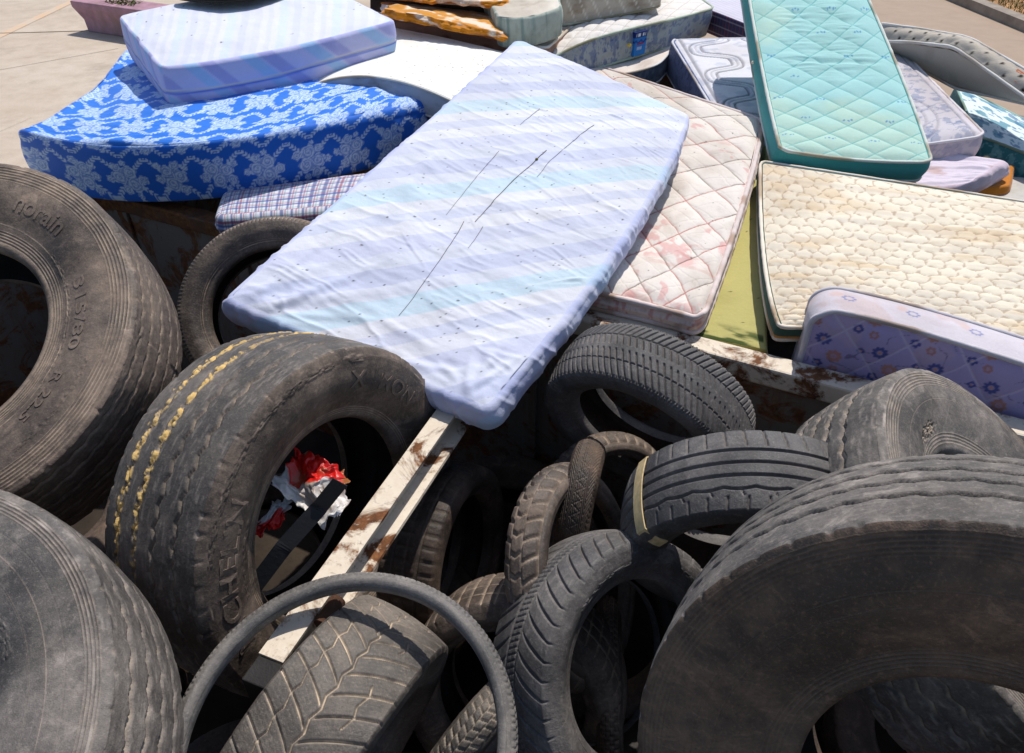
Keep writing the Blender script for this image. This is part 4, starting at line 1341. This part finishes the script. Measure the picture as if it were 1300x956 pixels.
STALK = plain('dry_stalk', S(104, 98, 96), .9, .3, 40)
BUD = plain('dry_bud', S(120, 116, 60), .9, .3, 40)
for lab, r, pts in (('long dark stalk curving down the middle of the striped sheet', .0022, [(694, 190), (677, 205), (650, 230), (623, 257), (603, 281)]),
                    ('thin stalk on the striped sheet nearest the lower corner', .0016, [(588, 280), (573, 307), (545, 348), (505, 400)]),
                    ('short stalk on the striped sheet beside the long lower one', .0014, [(613, 287), (603, 300), (593, 314)]),
                    ('pale stalk on the striped sheet towards its right side', .0016, [(754, 157), (738, 169), (698, 203), (681, 223)]),
                    ('faint thin stalk left of the long dark one on the sheet', .0012, [(633, 190), (610, 217), (583, 250), (566, 271)]),
                    ('short stalk highest up on the striped sheet', .0014, [(684, 137), (672, 147), (660, 157)])):
    xy = np.array([on_sheet(*p) for p in pts]); t = np.linspace(0, 1, len(xy)); tt = np.linspace(0, 1, 26)
    X = np.interp(tt, t, xy[:, 0]); Y = np.interp(tt, t, xy[:, 1])
    P = shc(X, Y, mc_top(X, Y)[0] + .0056 + r * .5)
    mid = P.mean(0)
    V, Q, T = tube(P - mid, r * .62 * (1 - .4 * tt), 6)
    o = mk('dry_stalk', V, Q, STALK, None, tris=T); o.location = mid
    tag(o, lab, 'stalk', 'dry stalks on the striped sheet')
    if r > .002:
        V = np.array([[.006 * math.sin(b) * math.cos(a), .006 * math.sin(b) * math.sin(a), .005 * math.cos(b)] for b in np.linspace(0, PI, 6) for a in np.linspace(0, 2 * PI, 8, endpoint=False)]) + P[5] - mid
        b = mk('seed_bud', V, grid_quads(8, 6, True), BUD, None); b.parent = o

# ------------------------------------------------------------------ the steel skip
def steel(name, paint, rust_amt=.5, dark=False):
    t = NT(name, .75, .35)
    paint = np.array(paint)
    n1 = t.noise(7, 8, .68, dist=.6); n2 = t.noise(45, 5, .7)
    run = t.noise(11, 6, .7, stretch=(1, 1, .16))
    col = t.mix(t.ramp(n2, [(.3, 0.), (.75, .6)]), paint, paint * np.array([.80, .72, .62]))
    f = t.math('MAXIMUM', t.ramp(n1, [(.62 - .22 * rust_amt, 0.), (.68 - .18 * rust_amt, 1.)]), t.ramp(run, [(.66 - .2 * rust_amt, 0.), (.80 - .15 * rust_amt, .9)]))
    rust = t.ramp(n2, [(.25, np.array([.035, .014, .007])), (.55, np.array([.16, .062, .022])), (.8, np.array([.30, .14, .05]))])
    t.set('Base Color', t.mix(f, col, rust))
    t.set('Roughness', t.ramp(f, [(0, .5), (1, .92)]))
    t.bump(t.math('ADD', n1, t.math('MULTIPLY', n2, .6)), .003, .5)
    return t.m


CREAM = steel('cream_painted_steel', S(214, 202, 184), .48)
WALLM = steel('rusted_grey_steel', S(120, 112, 104), .62)
RUSTM = steel('rusted_steel', S(84, 60, 46), .95)
u_ = np.array([.898, -.44, 0]); v_ = np.array([.44, .898, 0]); p0 = np.array([.228, 2.11, 0])
u_ /= np.linalg.norm(u_); v_ = np.array([-u_[1], u_[0], 0])


def uvz(V): return p0 + V[:, :1] * u_ + V[:, 1:2] * v_ + np.array([0, 0, 1.]) * V[:, 2:3]


skip = empty('steel_skip', p0)
tag(skip, 'rusty open steel skip holding the tyres and the mattresses', 'skip')


def sbox(name, lo, hi, mat, parent=skip, bev=.004):
    V, Q = box_arrays(lo, hi)
    o = mk(name, uvz(V), Q, mat, parent, smooth=False)
    md = o.modifiers.new('bevel', 'BEVEL'); md.width = bev; md.segments = 2
    return o


U0, U1, V0, V1 = -2.55, 2.45, -2.75, 3.1
sbox('floor', (U0, V0, .10), (U1, V1, .14), plain('skip_floor_dirt', (.035, .026, .019), .95, .4, 6, .8, dirt=(.07, .05, .032)))
sbox('wall', (U0 - .05, V0 - .05, .02), (U0, V1 + .05, 1.16), WALLM)
sbox('wall', (U1, V0 - .05, .02), (U1 + .05, V1 + .05, 1.16), WALLM)
sbox('wall', (U0, V0 - .05, .02), (U1, V0, 1.16), WALLM)
sbox('wall', (U0, V1, .02), (U1, V1 + .05, 1.16), WALLM)
sbox('divider_wall', (U0, .022, .14), (U1, .060, 1.128), WALLM)
for k in range(7):
    uu = U0 + .3 + k * .68
    sbox('wall_rib', (uu, .004, .14), (uu + .055, .021, 1.127), WALLM)
sbox('rim', (U0, .0, 1.130), (-.75, .085, 1.20), RUSTM, bev=.008)
sbox('rim', (-.748, .0, 1.130), (U1, .085, 1.20), CREAM, bev=.008)
sbox('rim', (U0 - .065, V0 - .06, 1.162), (U0 + .01, V1 + .06, 1.225), CREAM, bev=.008)
sbox('rim', (U1 - .01, V0 - .06, 1.162), (U1 + .065, V1 + .06, 1.225), CREAM, bev=.008)
# cross beam: an open channel on the tyre side
L0, L1 = at(549, 527, 1.2), at(400, 731, 1.2)
bd = L1 - L0; bd[2] = 0; bd /= np.linalg.norm(bd); br = np.array([-bd[1], bd[0], 0])
if br @ np.array([1, 0, 0]) < 0: br = -br
hit = ((p0 - L0) @ v_) / (bd @ v_)
B0 = L0 + bd * hit; blen = 1.46


def bbox(name, lo, hi, mat, parent=skip, bev=.003, smooth=False):
    V, Q = box_arrays(lo, hi)
    W_ = B0 * np.array([1, 1, 0]) + V[:, :1] * br + V[:, 1:2] * bd + V[:, 2:3] * np.array([0, 0, 1.])
    if np.dot(np.cross(br, bd), [0, 0, 1]) < 0: Q = Q[:, ::-1]
    o = mk(name, W_, Q, mat, parent, smooth=False)
    md = o.modifiers.new('bevel', 'BEVEL'); md.width = bev; md.segments = 2
    return o


R_END = plain('black_end_rubber', (.022, .020, .019), .7, .3, 20, .5)
# channel profile swept along the beam, as one part
prof = np.array([(0, 1.2), (.060, 1.2), (.060, 1.192), (.034, 1.190), (.034, 1.132), (.078, 1.130), (.080, 1.122), (0, 1.122)])
n_ = 60
ys = np.linspace(.002, blen, n_)
wob = .0015 * (vn(ys * 9, ys * 0, 5) - .5)
PV = np.array([B0 * np.array([1, 1, 0]) + br * p[0] + bd * y + np.array([0, 0, p[1] + w]) for y, w in zip(ys, wob) for p in prof])
k = len(prof)
Qb = grid_quads(k, n_, True)
if np.dot(np.cross(br, bd), [0, 0, 1]) > 0: Qb = Qb[:, ::-1]
caps = np.array([(0, 1, 2, 3), (0, 3, 4, 7), (4, 5, 6, 7)])
beam = mk('cross_beam', PV, np.concatenate([Qb, caps, caps[:, ::-1] + (n_ - 1) * k]), CREAM, skip, smooth=False)
Vt_, Qt_, Tt_ = tube([B0 * np.array([1, 1, 0]) + br * .082 + bd * (blen - .175) + np.array([0, 0, 1.196]), B0 * np.array([1, 1, 0]) + br * .082 + bd * (blen - .105) + np.array([0, 0, 1.196])], .018, 14)
mk('hinge_pin', Vt_, Qt_, plain('brown_rust', (.085, .040, .022), .9, .5, 30, .6), beam, tris=Tt_, smooth=False)
bbox('beam_end_block', (.0, blen + .002, 1.10), (.085, blen + .06, 1.196), R_END, skip)
sbox('beam_post', (-.06, -1.56, .14), (.02, -1.48, 1.118), RUSTM)

# ------------------------------------------------------------------ rubbish among the tyres
def ribbon(path, wdir, width, thick, mat, name, attrs=None, n=60):
    P = np.asarray(path, float); t = np.linspace(0, 1, len(P)); tt = np.linspace(0, 1, n)
    P = np.stack([np.interp(tt, t, P[:, i]) for i in range(3)], 1)
    Tn = np.gradient(P, axis=0); Tn /= np.linalg.norm(Tn, axis=1)[:, None]
    wd = np.asarray(wdir, float); wd = np.broadcast_to(wd, P.shape)
    wd = wd - Tn * (wd * Tn).sum(1)[:, None]; wd /= np.linalg.norm(wd, axis=1)[:, None]
    nn = np.cross(Tn, wd)
    ring = np.stack([P - wd * width / 2 - nn * thick / 2, P + wd * width / 2 - nn * thick / 2, P + wd * width / 2 + nn * thick / 2, P - wd * width / 2 + nn * thick / 2], 1)
    mid = P.mean(0)
    V = ring.reshape(-1, 3) - mid
    Q = np.concatenate([grid_quads(4, n, True), [(0, 1, 2, 3), ((n - 1) * 4 + 3, (n - 1) * 4 + 2, (n - 1) * 4 + 1, (n - 1) * 4)]])
    o = mk(name, V, Q, mat, None, attrs, smooth=False); o.location = mid
    return o


tag(ribbon([atd(432, 612, 1.74), atd(405, 645, 1.75), atd(360, 695, 1.74), atd(320, 748, 1.74)], (1, .4, .3), .040, .004, plain('black_strap_rubber', (.02, .02, .022), .6, .2), 'rubber_strap'),
    'flat black rubber strap slanting across the hole of the gritty truck tyre', 'strap')

# cream strap over the left end of the straight-grooved tyre
c6 = toward((.578, 1.196, 1.186), 1.04); A6, B6, N6 = tyre_frame((-.131, -.959, -.252))
best = min(np.linspace(0, 2 * PI, 720), key=lambda t: (lambda q: (650 + F * (q @ RT) / (q @ FW) - 811) ** 2 + (478 - F * (q @ UP) / (q @ FW) - 626) ** 2 + 1e6 * ((q @ FW) > (c6 - CAM) @ FW))(c6 + .322 * (math.cos(t) * A6 + math.sin(t) * B6) - CAM))
rd = math.cos(best) * A6 + math.sin(best) * B6; tdir = -math.sin(best) * A6 + math.cos(best) * B6
pth = []
for a in np.linspace(-1, 1, 25):
    rr = .322 - .016 * abs(a) ** 2.2 + .003 if abs(a) < .92 else .300 - .03 * (abs(a) - .92) / .08
    pth.append(c6 + N6 * (a * .108 + (.004 if a > .92 else 0)) + rd * rr)
pth.append(c6 + N6 * .112 + rd * .25)
tag(ribbon(pth, tdir, .036, .003, plain('cream_webbing', S(206, 182, 136), .9, .25, 60), 'webbing_strap'), 'cream webbing strap hugging the left end of the straight-grooved tyre', 'strap')

WRAP = NT('wrapper_foil', .38, .5)
WRAP.set('Base Color', WRAP.attr('col')); WRAP.bump(WRAP.noise(70, 4), .004, .6)


def crumple(name, label, ctrl, colf, amp, seed, n=70):
    u, v = np.meshgrid(np.linspace(0, 1, n), np.linspace(0, 1, n))
    sh = Sheet(ctrl); X = (u - .5) * sh.W; Y = (v - .5) * sh.L
    ridg = sum(np.abs(fbm(X * f + 3, Y * f, seed + f, 2) - .5) * 2 * a for f, a in ((9, 1.0), (20, .5), (44, .2)))
    h = (ridg - .5) * amp
    X2 = X + (fbm(v * 5, u * 2, seed + 2) - .5) * .05; Y2 = Y + (fbm(u * 5, v * 2, seed + 3) - .5) * .05
    V = sh(X2, Y2, h).reshape(-1, 3); Vb = sh(X2, Y2, h - .0015).reshape(-1, 3)
    li = loop_idx(n, n); ring = np.stack([li, li + n * n, np.roll(li, -1) + n * n, np.roll(li, -1)], -1)
    C = colf(u, v, h / amp).reshape(-1, 3); mid = V.mean(0)
    o = mk(name, np.concatenate([V, Vb]) - mid, np.concatenate([grid_quads(n, n), grid_quads(n, n, flip=True) + n * n, ring]), WRAP.m, None, {'col': np.concatenate([C, C])})
    o.location = mid
    return tag(o, label, 'wrapper', 'crumpled wrapping in the truck tyre')


def wrap_col(u, v, h):
    c = const(S(206, 200, 194), u)
    c = mixc(c, S(196, 24, 18), sstep(.46, .50, v + .08 * np.sin(u * 7)))
    c = mixc(c, S(120, 84, 52), sstep(.52, .7, fbm(u * 5, v * 5, 141)) * .6)
    c = mixc(c, S(150, 92, 50), sstep(.86, .95, u) * sstep(.3, .5, v))
    return c


crumple('crumpled_wrapper', 'larger crumpled red and white wrapper lying in the hole of the gritty truck tyre', [[atd(352, 618, 1.793), atd(404, 664, 1.767), atd(438, 655, 1.767)], [atd(366, 596, 1.837), atd(400, 612, 1.811), atd(440, 622, 1.811)], [atd(376, 566, 1.873), atd(412, 582, 1.856), atd(440, 598, 1.856)]], wrap_col, .05, 151)
crumple('crumpled_wrapper', 'smaller crumpled red scrap low at the hole edge of the gritty truck tyre', [[atd(326, 676, 1.785), atd(362, 660, 1.785)], [atd(338, 640, 1.820), atd(370, 628, 1.820)]],
        lambda u, v, h: mixc(const(S(196, 28, 20), u), S(200, 196, 192), sstep(.5, .58, v)), .03, 171, 40)

# ------------------------------------------------------------------ ground, kerbs, verge
def ground_mat():
    t = NT('sunlit_concrete', .9, .25)
    n1 = t.noise(.35, 5, .6); n2 = t.noise(4, 6, .65); n3 = t.noise(60, 4, .7)
    col = t.mix(t.ramp(n1, [(.35, 0.), (.65, 1.)]), S(186, 170, 152), S(200, 186, 170))
    col = t.mix(t.ramp(n2, [(.42, 0.), (.75, .55)]), col, S(160, 144, 126))
    col = t.mix(t.ramp(n3, [(.3, .25), (.6, 0.)]), col, S(140, 128, 116))
    sp = t.n('ShaderNodeSeparateXYZ'); t.t.links.new(t.tc.outputs['Object'], sp.inputs[0])
    col = t.mix(t.ramp(t.math('ADD', t.math('MULTIPLY', sp.outputs[0], .25), n2), [(.2, 0.), (1.4, 1.)]), col, t.mix(n2, S(150, 130, 112), S(172, 152, 134)))
    st = t.noise(.9, 6, .7, dist=.6)
    col = t.mix(t.ramp(st, [(.56, 0.), (.70, .38)]), col, S(128, 112, 98))
    gr = t.noise(26, 3, .8)
    col = t.mix(t.ramp(gr, [(.68, 0.), (.74, .5)]), col, S(110, 96, 84))
    t.set('Base Color', col)
    t.bump(n3, .004, .4)
    return t.m


def flat(name, pts, z, mat, kind='structure', parent=None):
    V = np.array([(p[0], p[1], z) for p in pts], float)
    o = mk(name, V, [(0, 1, 2, 3)], mat, parent, smooth=False)
    if kind: o['kind'] = kind
    return o


GM = ground_mat()
flat('pavement', [(-150, -60), (150, -60), (150, 240), (-150, 240)], 0, GM)
LM = NT('faded_orange_paint', .9)
LM.set('Base Color', LM.mix(LM.ramp(LM.noise(3, 8, .75), [(.42, 0.), (.70, .8)]), S(194, 177, 158), S(214, 164, 110)))
pa, pb = at(-30, 60, 0), at(112, -8, 0); dl = (pb - pa) / np.linalg.norm(pb - pa); nl = np.array([-dl[1], dl[0], 0]) * .07
flat('road_marking', [pa - nl, pb - nl + dl * 6, pb + nl + dl * 6, pa + nl], .004, LM.m)
CRK = plain('joint_tar', S(120, 104, 88), .95, .3)
pa, pb = at(-40, 44, 0), at(114, 39.5, 0)
flat('paving_joint', [pa, pb, pb + np.array([0, .03, 0]), pa + np.array([0, .03, 0])], .004, CRK)
for k, (qa, qb) in enumerate((((0, 190), (40, 150)), ((0, 96), (150, 62)))):
    pa, pb = at(qa[0] - 60, qa[1] + 4, 0), at(*qb, 0)
    flat('paving_joint', [pa, pb, pb + np.array([0, .012, 0]), pa + np.array([0, .012, 0])], .004, CRK)

# mauve concrete planter kerb, upper left
MAUVE = plain('mauve_concrete', S(172, 134, 146), .9, .3, 6, .5, dirt=S(140, 118, 112))
bx0 = at(112, 40, 0); ud = u_
pr = np.array([(0, 0), (-.01, .16), (-.06, .33), (-.06, .40), (.34, .41), (.34, 0)])
ln_ = np.linspace(0, 5.5, 12)
PV = np.array([bx0 + ud * l + v_ * p[0] + np.array([0, 0, p[1]]) + ud * (-.10 * (p[1] > .3) * (l == 0)) for l in ln_ for p in pr])
ob = mk('concrete_kerb_wall', PV - bx0, np.concatenate([grid_quads(6, 12, True)[:, ::-1], [(0, 1, 2, 5), (2, 3, 4, 5), (66 + 5, 66 + 2, 66 + 1, 66), (66 + 5, 66 + 4, 66 + 3, 66 + 2)]]), MAUVE, None, smooth=False)
ob.location = bx0
md = ob.modifiers.new('bevel', 'BEVEL'); md.width = .015; md.segments = 2
tag(ob, 'low mauve concrete kerb wall on the pavement in the upper left', 'kerb wall')

# right kerb and grass verge
ka, kb = at(1202, 0, 0), at(1300, 41, 0)
kd = (kb - ka) / np.linalg.norm(kb - ka); kn = np.array([-kd[1], kd[0], 0])
if kn[0] < 0: kn = -kn
s0, s1 = ka - kd * 30, kb + kd * 14
KERB = plain('kerb_concrete', S(150, 138, 126), .9, .3, 5, .5)
V = np.array([s0, s1, s1 + kn * .22, s0 + kn * .22]); V = np.concatenate([V, V + np.array([0, 0, .13])])
kq = np.array([(4, 5, 6, 7), (0, 1, 5, 4), (1, 2, 6, 5), (2, 3, 7, 6), (3, 0, 4, 7)])
if np.cross(s1 - s0, kn)[2] < 0: kq = kq[:, ::-1]
o = mk('kerb', V, kq, KERB, None, smooth=False); o['kind'] = 'structure'
SOIL = plain('dry_soil', S(176, 134, 92), .95, .35, 3, .8, dirt=S(126, 100, 66))
flat('verge_soil', [s0 + kn * .221, s1 + kn * .221, s1 + kn * 25, s0 + kn * 25][::(-1 if np.cross(s1 - s0, kn)[2] < 0 else 1)], .10, SOIL)
nb = 9000
tt = rng.uniform(24, 40, nb); ss = .25 + rng.gamma(1.3, .45, nb)
base = s0 + kd * tt[:, None] + kn * ss[:, None] + np.array([0, 0, .10])
ang = rng.uniform(0, 2 * PI, nb); hgt = rng.uniform(.03, .11, nb); lean = rng.normal(0, .035, (nb, 2))
wv = np.stack([np.cos(ang), np.sin(ang), 0 * ang], 1) * .006
tip = base + np.concatenate([lean, hgt[:, None]], 1)
GV = np.stack([base - wv, base + wv, tip], 1).reshape(-1, 3)
GR = NT('verge_grass', .8); GR.set('Base Color', GR.ramp(GR.noise(3, 4), [(.3, np.array([.05, .075, .015])), (.7, np.array([.16, .15, .04]))]))
o = mk('grass', GV, np.zeros((0, 4)), GR.m, None, tris=np.arange(nb * 3).reshape(-1, 3)); o['kind'] = 'stuff'

# low weeds on the kerb wall
nb = 90
base = bx0 + ud * rng.uniform(.45, .95, nb)[:, None] + v_ * rng.uniform(.05, .25, nb)[:, None] + np.array([0, 0, .405])
ang = rng.uniform(0, 2 * PI, nb); tip = base + np.stack([rng.normal(0, .07, nb), rng.normal(0, .07, nb), rng.uniform(.02, .06, nb)], 1)
wv = np.stack([np.cos(ang), np.sin(ang), 0 * ang], 1) * .014
o = mk('weed', np.stack([base - wv, base + wv, tip], 1).reshape(-1, 3) - bx0, np.zeros((0, 4)), GR.m, None, tris=np.arange(nb * 3).reshape(-1, 3)); o.location = bx0
tag(o, 'small green weed growing on top of the mauve kerb wall', 'weed')

# ------------------------------------------------------------------ light
SUN = np.array([.23, .44, .87]); SUN /= np.linalg.norm(SUN)
sd = bpy.data.lights.new('sun', 'SUN'); sd.energy = 4.2; sd.angle = math.radians(.5); sd.color = (1, .955, .89)
so = link(bpy.data.objects.new('sun', sd)); so.location = (6, 8, 12)
so.rotation_euler = Vector(-SUN).to_track_quat('-Z', 'Y').to_euler()
w = bpy.data.worlds.new('World'); sc.world = w; w.use_nodes = True
nt = w.node_tree; nt.nodes.clear()
sky = nt.nodes.new('ShaderNodeTexSky'); sky.sky_type = 'NISHITA'; sky.sun_disc = False
sky.sun_elevation = math.asin(SUN[2]); sky.sun_rotation = math.atan2(SUN[0], SUN[1])
bg = nt.nodes.new('ShaderNodeBackground'); bg.inputs[1].default_value = .13
wo = nt.nodes.new('ShaderNodeOutputWorld')
nt.links.new(sky.outputs[0], bg.inputs[0]); nt.links.new(bg.outputs[0], wo.inputs[0])
sc.view_settings.view_transform = 'Standard'; sc.view_settings.look = 'None'
sc.view_settings.exposure = 0; sc.view_settings.gamma = 1
sc.view_settings.use_curve_mapping = False
sc.cycles.max_bounces = 8; sc.cycles.diffuse_bounces = 4
